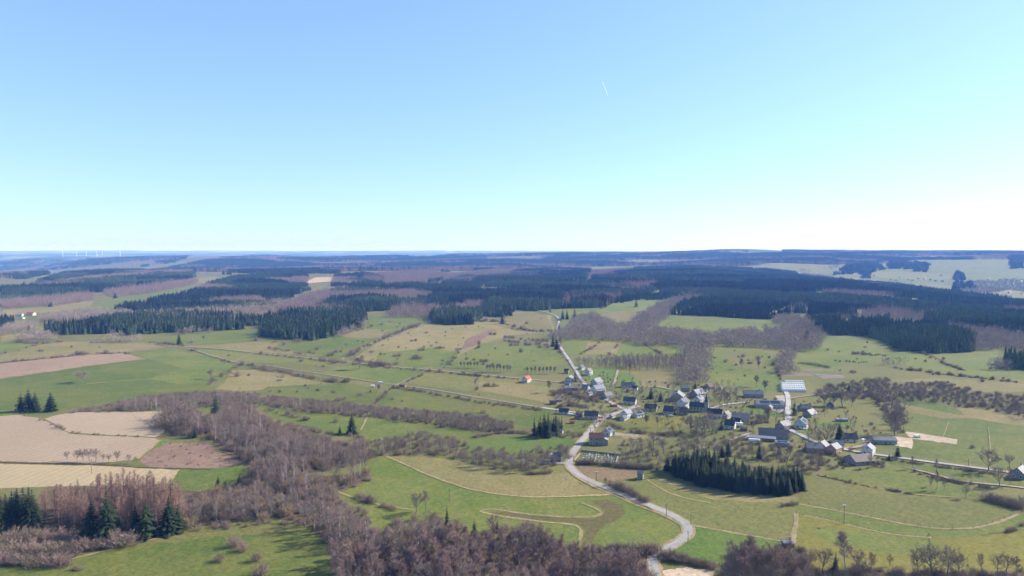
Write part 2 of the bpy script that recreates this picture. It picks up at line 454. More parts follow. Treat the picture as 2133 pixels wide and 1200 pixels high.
FIELDS = [
 # left foreground
 ('field','plough',[(90,873),(120,864),(147,859),(250,857),(346,857),(352,880),(342,900),(324,911),(255,907),(185,904),(145,901),(120,888)]),
 ('field','plough',[(-120,875),(35,864),(85,873),(118,889),(143,903),(185,907),(255,909),(322,913),(335,918),(285,957),(200,966),(0,961),(-120,962)]),
 ('field','plough_grey',[(-120,966),(0,967),(200,970),(370,979),(352,1007),(300,1010),(84,1014),(0,1018),(-120,1022)]),
 ('meadow','heath',[(350,923),(434,921),(455,944),(518,965),(448,976),(315,974),(288,962),(308,941)]),
 ('meadow','bright',[(350,917),(345,923),(310,940),(287,962),(284,957),(332,918)]),
 ('meadow','green',[(368,981),(520,973),(512,985),(470,1012),(430,1022),(352,1016)]),
 ('meadow','bright',[(-100,856),(0,857),(110,857),(125,862),(38,863),(0,867),(-100,874)]),
 ('meadow','green',[(150,1166),(280,1133),(364,1112),(455,1088),(540,1082),(600,1084),(650,1105),(690,1135),(705,1180),(710,1260),(-200,1260),(-160,1190),(0,1180),(145,1184)]),
 ('meadow','olive',[(300,1128),(420,1096),(540,1084),(600,1088),(640,1108),(560,1112),(440,1118),(360,1132)]),
 ('meadow','green',[(0,1110),(80,1104),(170,1108),(180,1135),(60,1128),(0,1120)]),
 # left middle
 ('meadow','green',[(-150,812),(0,790),(100,776),(200,761),(280,752),(306,748),(270,738),(355,725),(440,742),(497,765),(470,788),(432,800),(440,815),(300,842),(200,850),(0,854),(-150,858)]),
 ('meadow','green',[(272,739),(355,726),(440,742),(494,765),(468,786),(430,798),(370,800),(310,790),(380,768),(310,749)]),
 ('field','stubble',[(-120,772),(0,758),(80,750),(180,740),(255,736),(303,747),(280,751),(200,760),(100,775),(0,789),(-120,806)]),
 ('meadow','straw',[(0,756),(80,747),(180,738),(255,733),(350,722),(300,714),(200,712),(120,713),(90,717),(40,731),(0,740)]),
 ('meadow','green',[(-100,740),(0,736),(40,727),(88,714),(60,710),(0,713),(-100,716)]),
 ('meadow','green',[(308,713),(345,702),(420,694),(500,687),(545,685),(600,700),(660,711),(600,714),(540,712),(440,718),(375,719)]),
 ('meadow','straw',[(380,721),(450,718),(530,712),(600,715),(640,727),(690,745),(600,738),(500,731),(420,725)]),
 ('meadow','olive',[(395,728),(450,729),(540,741),(690,755),(680,764),(600,758),(500,757),(440,742)]),
 ('meadow','straw',[(485,772),(560,769),(640,790),(690,800),(640,810),(560,812),(500,816),(450,812),(470,792)]),
 ('meadow','green',[(560,806),(720,798),(790,813),(775,838),(700,837),(600,828),(535,820)]),
 ('meadow','green',[(645,705),(700,685),(760,662),(850,655),(902,653),(895,670),(845,684),(785,708),(730,738),(700,746),(640,738),(600,730),(560,725),(600,716)]),
 ('meadow','straw',[(695,698),(760,685),(815,688),(795,705),(730,704)]),
 ('meadow','straw',[(892,674),(960,670),(1030,672),(1065,664),(1150,656),(1155,690),(1060,700),(1000,718),(950,745),(900,769),(800,760),(738,745),(790,712),(850,690)]),
 ('meadow','green',[(790,735),(900,725),(960,735),(930,765),(860,766),(780,758)]),
 ('meadow','heath',[(1016,688),(1031,686),(1005,708),(986,722),(958,730),(973,706)]),
 ('meadow','green',[(958,737),(1000,724),(1060,714),(1140,720),(1165,738),(1168,760),(1100,777),(1000,768),(922,766)]),
 ('meadow','green',[(690,766),(760,760),(830,769),(900,774),(862,790),(820,800),(740,790),(672,780)]),
 ('meadow','olive',[(884,778),(1000,783),(1090,792),(1165,800),(1150,830),(1050,823),(940,812),(870,801),(848,796)]),
 ('meadow','straw',[(1000,795),(1090,800),(1170,810),(1210,835),(1160,845),(1060,825),(990,812)]),
 ('meadow','green',[(822,812),(900,822),(1000,834),(1130,849),(1160,860),(1100,890),(1060,882),(1000,870),(900,858),(800,848),(775,840)]),
 ('meadow','olive',[(900,826),(1000,836),(1120,850),(1100,868),(1010,862),(930,850)]),
 ('meadow','green',[(540,842),(640,858),(760,872),(900,887),(980,897),(1000,910),(900,908),(800,925),(760,915),(680,902),(600,882),(560,866)]),
 ('meadow','bright',[(955,924),(1060,911),(1180,912),(1207,918),(1182,948),(1080,942),(1000,936)]),
 # centre foreground
 ('meadow','green',[(690,1028),(720,1015),(772,1000),(778,988),(740,975),(750,960),(805,951),(840,966),(901,994),(985,1022),(1070,1035),(1200,1034),(1280,1030),(1345,1062),(1400,1083),(1428,1104),(1415,1120),(1380,1138),(1340,1148),(1270,1145),(1210,1145),(1000,1125),(900,1110),(850,1105),(780,1110),(700,1040)]),
 ('meadow','straw',[(805,951),(845,948),(950,960),(1070,982),(1120,986),(1181,984),(1208,1004),(1240,1020),(1280,1030),(1200,1033),(1070,1034),(985,1021),(901,993),(840,966)]),
 ('meadow','wet',[(1012,1067),(1060,1067),(1150,1077),(1230,1081),(1255,1075),(1262,1065),(1238,1051),(1232,1043),(1262,1042),(1295,1051),(1304,1068),(1290,1082),(1264,1092),(1243,1110),(1228,1135),(1214,1137),(1219,1104),(1200,1090),(1120,1084),(1040,1076)]),
 ('meadow','olive',[(1060,985),(1180,968),(1186,982),(1120,992),(1080,990)]),
 # right foreground
 ('field','brown',[(1198,968),(1270,976),(1325,980),(1335,995),(1280,1002),(1228,997),(1200,985)]),
 ('meadow','olive',[(1225,998),(1280,1003),(1340,994),(1400,1003),(1480,1030),(1600,1042),(1680,1040),(1662,1060),(1655,1075),(1650,1132),(1560,1114),(1442,1094),(1425,1080),(1350,1045),(1290,1020)]),
 ('meadow','straw',[(1345,988),(1450,1016),(1560,1032),(1662,1036),(1660,1048),(1560,1046),(1480,1040),(1400,1012)]),
 ('meadow','green',[(1709,990),(1760,980),(1817,973),(1890,980),(1946,993),(2010,1011),(2045,1035),(1975,1036),(1900,1030),(1817,1015)]),
 ('meadow','olive',[(1672,985),(1705,990),(1817,1016),(1900,1031),(1975,1037),(2045,1037),(2090,1058),(2120,1072),(2048,1097),(1996,1104),(1908,1097),(1817,1079),(1663,1050)]),
 ('meadow','green',[(1663,1051),(1817,1080),(1908,1098),(1996,1105),(2048,1098),(2120,1073),(2180,1062),(2180,1098),(2100,1108),(2010,1120),(1943,1122),(1817,1107),(1677,1074),(1658,1070)]),
 ('meadow','yellow',[(1660,1071),(1757,1091),(1817,1108),(1940,1122),(2010,1121),(2100,1109),(2180,1100),(2220,1180),(2220,1260),(1640,1260),(1655,1132)]),
 ('meadow','green',[(1690,1098),(1800,1106),(1930,1125),(1990,1150),(1880,1160),(1770,1140),(1700,1125)]),
 ('meadow','bright',[(1442,1096),(1560,1116),(1650,1134),(1660,1162),(1560,1190),(1440,1166),(1402,1150),(1430,1122)]),
 ('meadow','green',[(1600,1135),(1650,1136),(1665,1150),(1655,1175),(1600,1170)]),
 ('meadow','sand',[(1375,1188),(1430,1182),(1490,1190),(1480,1215),(1380,1215)]),
 # right middle
 ('meadow','green',[(1868,830),(1960,842),(2133,852),(2260,860),(2260,1000),(2133,985),(2020,965),(1900,948),(1840,930),(1868,900),(1892,870)]),
 ('meadow','straw',[(1985,846),(2133,856),(2200,870),(2150,890),(2060,878),(2010,866)]),
 ('meadow','straw',[(1870,840),(1960,858),(2040,872),(1960,872),(1895,860)]),
 ('meadow','green',[(1830,952),(1900,962),(2000,975),(2070,990),(2133,1003),(2133,1012),(2060,1010),(1990,1000),(1920,985),(1860,970)]),
 ('yard','sand',[(1859,909),(1900,913),(1898,934),(1864,928)]),
 ('riding_arena','sand',[(1882,899),(1910,902),(1994,916),(1990,926),(1900,914)]),
 ('meadow','green',[(1480,722),(1540,722),(1612,738),(1628,790),(1620,815),(1560,812),(1500,800),(1472,780),(1468,745)]),
 ('meadow','olive',[(1500,728),(1560,732),(1600,750),(1590,775),(1530,765)]),
 ('meadow','green',[(1640,745),(1700,722),(1720,700),(1800,697),(1840,705),(1860,735),(1790,762),(1720,778),(1650,770)]),
 ('meadow','green',[(1850,735),(1880,728),(1960,732),(2060,728),(2100,735),(2110,762),(2133,770),(2133,790),(2050,785),(1960,775),(1900,772),(1850,765)]),
 ('meadow','olive',[(1740,762),(1850,750),(1930,772),(1940,790),(1850,795),(1760,790)]),
 ('meadow','straw',[(1850,792),(1960,788),(2060,795),(2133,800),(2133,818),(2050,818),(1960,806)]),
 ('field','soil',[(1622,778),(1660,777),(1690,779),(1692,784),(1624,784)]),
 ('field','soil',[(1672,769),(1735,770),(1738,773),(1673,773)]),
 ('field','soil',[(1700,781),(1760,783),(1756,789),(1712,790)]),
 # beyond the village
 ('meadow','green',[(1354,681),(1400,653),(1500,656),(1600,662),(1680,672),(1640,686),(1560,692),(1490,694),(1420,686)]),
 ('meadow','green',[(1232,657),(1248,641),(1275,628),(1345,613),(1418,614),(1370,632),(1345,642),(1318,668),(1298,677),(1256,672)]),
 ('meadow','straw',[(1240,656),(1300,648),(1330,652),(1310,672),(1260,670)]),
 ('meadow','green',[(1075,642),(1130,636),(1180,634),(1248,640),(1225,656),(1200,662),(1165,655),(1120,650)]),
 ('meadow','green',[(1165,704),(1270,705),(1320,712),(1362,722),(1392,742),(1340,740),(1250,742),(1180,738)]),
 ('meadow','straw',[(1225,712),(1290,712),(1285,738),(1215,738)]),
 ('meadow','green',[(1360,720),(1425,720),(1418,742),(1395,741)]),
 ('meadow','green',[(1165,672),(1230,668),(1236,684),(1170,684)]),
 ('meadow','straw',[(1070,640),(1100,646),(1140,660),(1150,690),(1080,690),(1040,680)]),
 # village gardens
 ('garden_lawn','bright',[(1203,770),(1260,767),(1288,772),(1280,802),(1235,800),(1212,784)]),
 ('field','straw',[(1312,772),(1390,775),(1408,808),(1332,806)]),
 ('garden_lawn','bright',[(1290,776),(1314,778),(1340,803),(1310,803),(1285,800)]),
 ('meadow','olive',[(1170,838),(1270,826),(1330,850),(1300,858),(1220,858),(1160,852)]),
 ('garden_lawn','yellow',[(1298,870),(1340,874),(1390,862),(1425,868),(1440,873),(1392,890),(1330,894),(1298,884)]),
 ('garden_lawn','bright',[(1335,852),(1365,858),(1350,866),(1332,864)]),
 ('meadow','bright',[(1536,851),(1560,843),(1620,845),(1640,858),(1640,868),(1590,866),(1560,860)]),
 ('meadow','olive',[(1645,832),(1720,823),(1860,840),(1870,870),(1830,890),(1760,895),(1690,890),(1660,870)]),
 ('garden_lawn','bright',[(1675,873),(1740,878),(1790,880),(1770,890),(1700,884)]),
 ('garden_lawn','yellow',[(1748,918),(1790,922),(1780,934),(1752,930)]),
 ('meadow','green',[(1650,895),(1690,893),(1695,905),(1665,908)]),
 ('meadow','olive',[(1245,880),(1340,882),(1400,905),(1330,915),(1280,912),(1260,900)]),
 ('meadow','green',[(1205,905),(1240,880),(1250,872),(1210,870),(1180,880),(1175,905)]),
 ('meadow','olive',[(1215,925),(1245,930),(1300,938),(1290,948),(1215,940)]),
 ('meadow','straw',[(1285,905),(1340,902),(1400,908),(1390,916),(1300,915)]),
 ('meadow','olive',[(1560,900),(1600,915),(1640,925),(1700,960),(1600,955),(1540,930)]),
 # clearings in the hills
 ('field','cutover',[(632,591),(658,578),(696,577),(694,586)]),
 ('field','cutover',[(748,639),(815,638),(812,648),(765,648)]),
 ('meadow','green',[(172,640),(230,627),(300,612),(405,597),(388,608),(330,622),(260,634),(200,642)]),
 ('meadow','straw',[(195,612),(270,604),(300,606),(240,618)]),
 ('meadow','straw',[(0,645),(60,642),(200,626),(190,640),(100,652),(0,660)]),
 ('meadow','straw',[(395,580),(440,576),(500,580),(440,588),(400,592)]),
 ('meadow','straw',[(120,662),(200,655),(180,664),(120,668)]),
 ('meadow','green',[(40,688),(100,676),(180,668),(120,680),(60,696)]),
 ('meadow','straw',[(0,700),(60,694),(120,702),(40,708),(0,712)]),
 # pale pastures round the far village
 ('meadow','green',[(1690,571),(1760,562),(1830,548),(1900,541),(2000,541),(2133,546),(2250,550),(2250,612),(2133,604),(2030,598),(1950,592),(1880,588),(1800,577)]),
 ('meadow','olive',[(1750,572),(1830,566),(1960,570),(2020,578),(1950,584),(1850,580)]),
 ('meadow','straw',[(1280,556),(1340,545),(1424,547),(1420,552),(1330,553)]),
]
for nm, mt, pl in FIELDS: field(nm, mt, pl)

# leaf-litter floor under the near woods
WOODFLOOR = [
 [(345,868),(400,858),(420,880),(470,852),(530,850),(560,880),(640,905),(700,925),(760,940),(790,952),(750,962),(700,978),(640,988),(730,995),(772,990),(765,1003),(705,1028),(712,1045),(780,1112),(850,1107),(1000,1127),(1210,1147),(1340,1150),(1352,1170),(1350,1260),(712,1260),(706,1180),(690,1133),(650,1103),(600,1082),(540,1080),(460,1087),(364,1110),(280,1131),(180,1130),(80,1100),(75,1040),(100,1014),(300,1011),(352,1018),(430,1024),(480,1012),(520,985),(520,968),(460,940),(430,905),(350,905)],
 [(-100,1030),(80,1040),(85,1100),(0,1110),(-100,1115)],
 [(1385,960),(1450,955),(1530,965),(1660,985),(1672,1000),(1668,1028),(1600,1032),(1530,1024),(1450,1008),(1385,985)],
 [(1500,1210),(1520,1178),(1600,1180),(1700,1188),(1900,1192),(2133,1190),(2220,1200),(2220,1270),(1500,1270)],
]
for pl in WOODFLOOR: field('woodland_floor', 'litter', pl)

ROADS = [
 ('road','asphalt',5.0,[(1372,1235),(1366,1195),(1357,1172),(1364,1156),(1385,1145),(1415,1130),(1434,1113),(1437,1101),(1425,1087),(1400,1073),(1360,1056),(1300,1031),(1250,1011),(1210,993),(1191,979),(1185,965),(1190,948),(1205,928),(1217,913),(1235,892),(1255,871),(1275,864),(1300,856),(1330,846)]),
 ('road','asphalt',4.0,[(1256,868),(1215,862),(1180,857),(1130,850)]),
 ('lane','track',2.8,[(1130,850),(1080,842),(1000,829),(900,812),(840,804),(780,796),(700,784),(640,775),(560,763),(500,757),(440,741),(400,729),(358,722),(330,718),(290,715),(230,714),(180,712)]),
 ('lane','track',2.8,[(1215,801),(1170,797),(1097,790),(1000,781),(900,771),(800,763),(700,752),(620,744),(540,736),(450,727),(390,723),(358,722),(300,731),(255,734),(150,742),(60,750),(0,756),(-80,764)]),
 ('lane','asphalt',4.4,[(1300,853),(1265,835),(1240,818),(1222,806),(1214,795),(1204,780),(1194,764),(1182,745),(1170,728),(1161,708),(1160,690),(1164,672),(1162,662),(1150,655),(1125,648),(1100,641),(1085,637)]),
 ('lane','track',3.0,[(712,750),(722,742),(740,731),(770,718),(790,708),(830,696),(862,684),(892,672)]),
 ('lane','asphalt',3.6,[(1480,852),(1500,845),(1520,842),(1547,840),(1562,838)]),
 ('lane','asphalt',5.0,[(1634,812),(1641,826),(1642,845),(1640,865),(1640,890),(1648,898),(1668,906),(1690,918),(1730,930),(1765,938)]),
 ('lane','track',3.2,[(1640,832),(1670,827),(1700,823),(1740,818),(1790,812)]),
 ('lane','track',3.4,[(1740,932),(1772,936),(1800,927),(1816,920),(1828,912)]),
 ('lane','asphalt',4.2,[(1765,938),(1800,945),(1850,951),(1900,958),(1950,965),(2000,971),(2060,979),(2110,986),(2160,994)]),
 ('lane','track',2.6,[(1900,978),(1950,990),(1990,1002),(2040,1008),(2090,1012),(2140,1018)]),
 ('lane','asphalt',3.0,[(1120,965),(1150,966),(1184,966)]),
 ('lane','asphalt',3.0,[(1408,812),(1390,812),(1375,806),(1350,806)]),
 ('lane','track',3.0,[(1276,806),(1282,790),(1287,772)]),
 ('lane','track',3.0,[(1565,902),(1545,910),(1520,918)]),
 ('lane','track',2.4,[(430,586),(470,580),(500,578)]),
]
YARDS = [
 ('yard','yard',[(1612,824),(1645,824),(1646,836),(1626,840)]),
 ('yard','yard',[(1635,845),(1647,845),(1650,893),(1637,893)]),
 ('yard','yard',[(1600,852),(1632,847),(1632,858),(1622,860)]),
 ('yard','yard',[(1560,905),(1600,918),(1610,921),(1575,919),(1548,910)]),
 ('yard','track',[(1270,900),(1330,906),(1330,911),(1280,908)]),
 ('yard','yard',[(1380,862),(1400,864),(1398,868),(1384,866)]),
 ('yard','yard',[(1195,766),(1207,764),(1203,768)]),
 ('yard','track',[(1785,918),(1825,912),(1828,918),(1800,922)]),
]
for nm, mt, pl in YARDS: field(nm, mt, pl)

BANKS = [  # uneven strips of dead grass left uncut along the field edges
 (1.6,[(805,951),(840,966),(870,980),(901,993),(945,1009),(985,1021),(1070,1034),(1140,1036),(1200,1034),(1270,1031)]),
 (1.5,[(1000,1066),(1003,1060),(1015,1057),(1060,1066),(1100,1072),(1180,1078),(1240,1078),(1262,1074),(1258,1067),(1240,1058),(1210,1048)]),
 (1.5,[(1000,1066),(1015,1071),(1060,1078),(1150,1090),(1195,1092),(1213,1095),(1210,1115),(1203,1140)]),
 (1.3,[(705,1025),(735,1037),(790,1052),(830,1059),(862,1062)]),
 (1.6,[(1663,1050),(1750,1066),(1817,1079),(1908,1097),(1996,1104),(2048,1097),(2090,1085),(2120,1072)]),
 (1.2,[(1675,1074),(1757,1091),(1817,1107),(1880,1117),(1940,1121)]),
 (2.2,[(1658,1070),(1656,1100),(1650,1131)]),
 (1.5,[(1440,1094),(1520,1109),(1600,1123),(1650,1131)]),
 (1.2,[(1345,998),(1390,1026),(1440,1042),(1480,1048)]),
 (1.2,[(1705,990),(1760,1003),(1817,1015),(1900,1030),(2000,1037)]),
 (1.5,[(1232,1012),(1300,1041),(1345,1060),(1400,1082),(1426,1100)]),
 (1.6,[(1192,972),(1187,985),(1215,1003),(1240,1014)]),
 (1.4,[(286,957),(310,938),(334,917)]),
 (1.4,[(352,1008),(362,992),(371,979)]),
 (1.2,[(150,1165),(280,1133),(330,1122)]),
 (1.8,[(1200,930),(1225,895),(1248,870)]),
 (1.6,[(0,790),(100,776),(200,761),(305,748)]),
 (1.4,[(310,790),(245,795),(180,800)]),
 (1.3,[(270,752),(380,742),(415,737)]),
 (1.6,[(470,760),(530,735),(515,737)]),
 (1.3,[(820,805),(850,790),(885,778)]),
 (1.2,[(820,801),(780,840),(760,880),(752,896)]),
 (1.2,[(1210,738),(1240,722),(1255,708)]),
 (1.2,[(1270,738),(1290,718),(1298,706)]),
 (.6,[(2060,985),(2062,930),(2058,890)]),
 (.5,[(1964,912),(1976,880)]),
]
for wd, pl in BANKS: strip('grass_bank', 'bank', wd, pl, wob=.45)
DITCH = [(3.0,[(1925,733),(1950,746),(1985,764),(2012,773)]),(2.2,[(1930,776),(2000,784),(2070,790),(2120,796)]),(1.5,[(0,963),(100,966),(200,968),(300,974),(440,978)]),
         (1.8,[(1340,716),(1360,728),(1385,742)]),(1.2,[(1850,765),(1900,770),(1960,776)])]
for wd, pl in DITCH: strip('ditch', 'ditch', wd, pl, wob=.5, extra=6.0)
for nm, mt, wd, pl in ROADS:
    if nm == 'road' and wd > 4.5: strip('road_verge', 'bank', wd + 1.0, pl, wob=.22, extra=8.0)
    strip(nm, mt, wd, pl, extra=10.0 + ROADS.index((nm, mt, wd, pl)) * .35)
# ------------------------------------------------------------------ trees: prototypes
leaf_mat('bark', (.145, .122, .102), (.225, .195, .165))
leaf_mat('bark_birch', (.30, .27, .25), (.46, .43, .40))
leaf_mat('bark_red', (.120, .075, .055), (.170, .110, .080))
leaf_mat('twig', (.195, .146, .114), (.300, .230, .178))
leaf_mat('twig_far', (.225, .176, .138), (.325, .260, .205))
leaf_mat('needles_mid', (.030, .050, .020), (.070, .098, .040))  # lighter needle tone: sun on the canopy put into the colour
leaf_mat('needles_light', (.052, .076, .032), (.110, .140, .060))  # palest needle tone, brightest sunlit canopy put into the colour
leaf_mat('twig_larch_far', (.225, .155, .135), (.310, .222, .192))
leaf_mat('twig_mauve', (.215, .145, .126), (.310, .212, .184))
leaf_mat('twig_larch', (.215, .130, .100), (.300, .190, .148))
leaf_mat('twig_willow', (.235, .170, .098), (.330, .245, .145))
leaf_mat('twig_shrub', (.155, .120, .090), (.270, .205, .140))
leaf_mat('needles', (.012, .022, .009), (.034, .050, .020))
leaf_mat('needles_blue', (.024, .036, .020), (.050, .066, .036))

def rv(s=1.0): return Vector((random.gauss(0, s), random.gauss(0, s), random.gauss(0, s)))

def limb(mb, p, d, L, r, n=4, segs=4, up=.12, wob=.14):
    path = [p.copy()]; rad = [r]; d = d.normalized()
    for k in range(segs):
        d = (d + rv(wob) + Vector((0, 0, up))).normalized()
        p = p + d * (L / segs); path.append(p.copy()); rad.append(r * (1 - .8 * (k + 1) / segs))
    mb.tube(path, rad, n); return path

def bare_tree(H, style, seed, nl=9, dens=1.0, wk=1.0):
    """trunk mesh: stem and limbs; crown mesh: branchlets and twigs"""
    random.seed(seed); T = MB(); C = MB()
    if style == 'broad': clear, spread, ang = .22, .46, (.55, 1.15)
    elif style == 'tall': clear, spread, ang = .32, .29, (.35, .80)
    else: clear, spread, ang = .28, .33, (.45, .95)
    stem_top = {'broad': .62, 'tall': .93}.get(style, .8) * H
    path = [Vector((0, 0, -.6))]; q = Vector((0, 0, 0))
    ns = 7
    for k in range(ns + 1):
        path.append(q.copy()); q = q + Vector((random.gauss(0, .018 * H), random.gauss(0, .018 * H), stem_top / ns))
    R0 = .017 * H if style != 'broad' else .024 * H
    T.tube(path, [R0 * 1.25] + [R0 * (1 - .82 * (k / ns) ** 1.1) for k in range(ns + 1)], 6)
    def at_h(z):
        for a, b in zip(path[:-1], path[1:]):
            if b.z >= z: return a.lerp(b, (z - a.z) / (b.z - a.z + 1e-9))
        return path[-1].copy()
    def twigs(pth, n, L, w):
        for _ in range(n):
            k = random.uniform(.25, 1) * (len(pth) - 1); a = pth[int(k)]; b = pth[min(int(k) + 1, len(pth) - 1)]
            p = a.lerp(b, k - int(k)); ax = (b - a) if (b - a).length > 1e-6 else pth[-1] - pth[-2]
            d = (ax.normalized() * .7 + rv(.55) + Vector((0, 0, .30))).normalized()
            e = p + d * L * random.uniform(.5, 1.1)
            C.blade(p, e, w * wk)
            for _ in range(int(4 * dens + random.random())):
                p2 = p.lerp(e, random.uniform(.2, .95)); d2 = (d * .6 + rv(.6) + Vector((0, 0, .18))).normalized()
                C.blade(p2, p2 + d2 * L * random.uniform(.3, .7), w * .62 * wk)
    for i in range(nl):
        t = (i + random.random() * .8) / nl
        z = (clear + (stem_top / H - clear) * t) * H
        p = at_h(z); az = i * 2.4 + random.uniform(-.5, .5); an = random.uniform(*ang) * (1.15 - .35 * t)
        d = Vector((math.cos(az) * math.sin(an), math.sin(az) * math.sin(an), math.cos(an)))
        L = spread * H * (1.15 - .55 * t) * random.uniform(.8, 1.15)
        pt = limb(T, p, d, L, R0 * (.52 - .22 * t), 4, 4, .13)
        ns2 = 5
        for k in range(ns2):
            u = random.uniform(.25, 1) * (len(pt) - 1); a = pt[int(u)]; b = pt[min(int(u) + 1, len(pt) - 1)]
            p2 = a.lerp(b, u - int(u)); d2 = (d * .55 + rv(.5) + Vector((0, 0, .35))).normalized()
            pt2 = limb(T, p2, d2, L * random.uniform(.35, .6), R0 * .15, 3, 2, .16)
            twigs(pt2, int(6 * dens), .085 * H, .075)
        twigs(pt[2:], int(4 * dens), .085 * H, .075)
    twigs(path[-3:], int(9 * dens), .09 * H, .075)
    return T, C

def spruce(H, seed, whorls=24, per=9, rad=.20, droop=.30, clear=.04):
    random.seed(seed); T = MB(); C = MB()
    T.tube([(0, 0, -.6), (0, 0, 0), (0, 0, H * .5), (0, 0, H * .97)], [.018 * H, .016 * H, .009 * H, .002 * H], 6)
    for w in range(whorls):
        t = (w + random.uniform(-.3, .3)) / whorls; t = max(0, t)
        z = (clear + (.985 - clear) * t) * H
        r = rad * H * (1 - t) ** .82 * random.uniform(.82, 1.12) + .012 * H
        n = per if t < .7 else max(5, int(per * .7))
        for b in range(n):
            az = 2 * math.pi * (b + random.uniform(-.35, .35)) / n + w * 1.1
            ln = r * random.uniform(.72, 1.16); c, s = math.cos(az), math.sin(az)
            dz = -droop * ln * (1.1 - .7 * t) + .10 * ln * t
            def P(f, side, dzz=0.0):
                return (c * ln * f - s * side, s * ln * f + c * side, z + dz * f ** 1.3 + dzz)
            wd = ln * .26
            vs = [P(.03, 0, .02 * H), P(.42, wd, -.05 * ln), P(.42, -wd, -.05 * ln), P(.55, wd * .45), P(.55, -wd * .45), P(.80, wd * .72, -.09 * ln), P(.80, -wd * .72, -.09 * ln), P(1, 0, -.02 * ln), P(.6, 0, .05 * ln)]
            C.add(vs, [(0, 1, 3), (0, 8, 4), (0, 4, 2), (0, 3, 8), (8, 3, 5), (8, 5, 7), (8, 7, 6), (8, 6, 4)])
    C.tube([(0, 0, .95 * H), (0, 0, H * 1.0)], [.008 * H, .001 * H], 4)
    return T, C

def small_spruce(mb, x, y, H, layers=7, seg=7, rad=.18):
    for k in range(layers):
        t = k / layers; z0 = H * (.06 + .86 * t); r = rad * H * (1 - t) ** .85 * random.uniform(.85, 1.15)
        top = (x + random.gauss(0, .02 * H), y + random.gauss(0, .02 * H), min(H, z0 + H * .27))
        a0 = random.random() * 6.28; vs = [top]
        for q in range(seg * 2):
            a = a0 + math.pi * q / seg; rr = r * (random.uniform(.9, 1.2) if q % 2 == 0 else random.uniform(.45, .65))
            vs.append((x + rr * math.cos(a), y + rr * math.sin(a), z0 - (.04 * H if q % 2 == 0 else -.02 * H)))
        mb.add(vs, [(0, 1 + q, 1 + (q + 1) % (seg * 2)) for q in range(seg * 2)])

def larch(H, seed):
    random.seed(seed); T = MB(); C = MB()
    lean = rv(.01 * H)
    T.tube([(0, 0, -.6), (0, 0, 0), (lean.x, lean.y, H * .5), (lean.x, lean.y, H * .98)], [.015 * H, .013 * H, .008 * H, .002 * H], 5)
    for w in range(26):
        t = w / 26; z = H * (.24 + .74 * t); r = .17 * H * (1 - t) ** .75 + .02 * H
        for b in range(6):
            az = random.random() * 6.28; ln = r * random.uniform(.6, 1.15)
            d = Vector((math.cos(az), math.sin(az), random.uniform(-.05, .3)))
            p = Vector((lean.x * t, lean.y * t, z + random.gauss(0, .01 * H))); e = p + d * ln
            C.blade(p, e, .085)
            for k in range(8):
                p2 = p.lerp(e, random.uniform(.2, 1)); C.blade(p2, p2 + Vector((random.gauss(0, .4), random.gauss(0, .4), random.uniform(-.5, .55))) * random.uniform(.5, 1.5), .06)
    return T, C

def shrub_mesh(seed, name, mat, wide=1.0):
    """rounded thicket of stems, one unit tall"""
    random.seed(seed); C = MB()
    for k in range(75):
        az = random.random() * 6.28; an = random.uniform(.03, .98); d = Vector((math.cos(az) * math.sin(an) * wide, math.sin(az) * math.sin(an) * wide, math.cos(an)))
        L = random.uniform(.65, 1.02) * (1 if an < .8 else .8); b = Vector((random.gauss(0, .16) * wide, random.gauss(0, .16) * wide, -.05))
        e = b + d * L; C.blade(b, e, .020)
        for j in range(17):
            p = b.lerp(e, random.uniform(.25, 1)); C.blade(p, p + (d * .5 + rv(.6)).normalized() * random.uniform(.10, .26), .0145)
    return C.mesh(name, mat)

def scrub_clump_mesh(name, mat, n, size, hr, kind, seed):
    """a patch of a far wood: several low-detail trees in one mesh"""
    random.seed(seed); C = MB()
    for k in range(n):
        a = k * 2.39996; r = size * math.sqrt((k + .5) / n); x = r * math.cos(a) + random.gauss(0, .8); y = r * math.sin(a) + random.gauss(0, .8)
        H = random.uniform(*hr)
        if kind == 'spruce': small_spruce(C, x, y, H)
        elif kind == 'spruce_far': small_spruce(C, x, y, H, 3, 4, .2)
        elif kind == 'larch':
            C.tube([(x, y, 0), (x, y, H)], [.16, .05], 3)
            for q in range(34):
                t = random.random(); z = H * (.25 + .75 * t); rr = .17 * H * (1 - t) ** .7 + .3; az = random.random() * 6.28
                C.blade((x, y, z), (x + rr * math.cos(az), y + rr * math.sin(az), z + random.uniform(-.3, .9)), .42)
        else:
            C.tube([(x, y, 0), (x, y, H * .55)], [.2, .1], 3)
            for q in range(90):
                v = rv(1).normalized(); u = random.uniform(.15, 1) ** .5
                p = Vector((x, y, H * .58)) + Vector((v.x * .30 * H * u, v.y * .30 * H * u, v.z * .40 * H * u))
                d = (v + Vector((0, 0, .5)) + rv(.4)).normalized()
                C.blade(p, p + d * H * .17, .30)
    return C.mesh(name, mat)

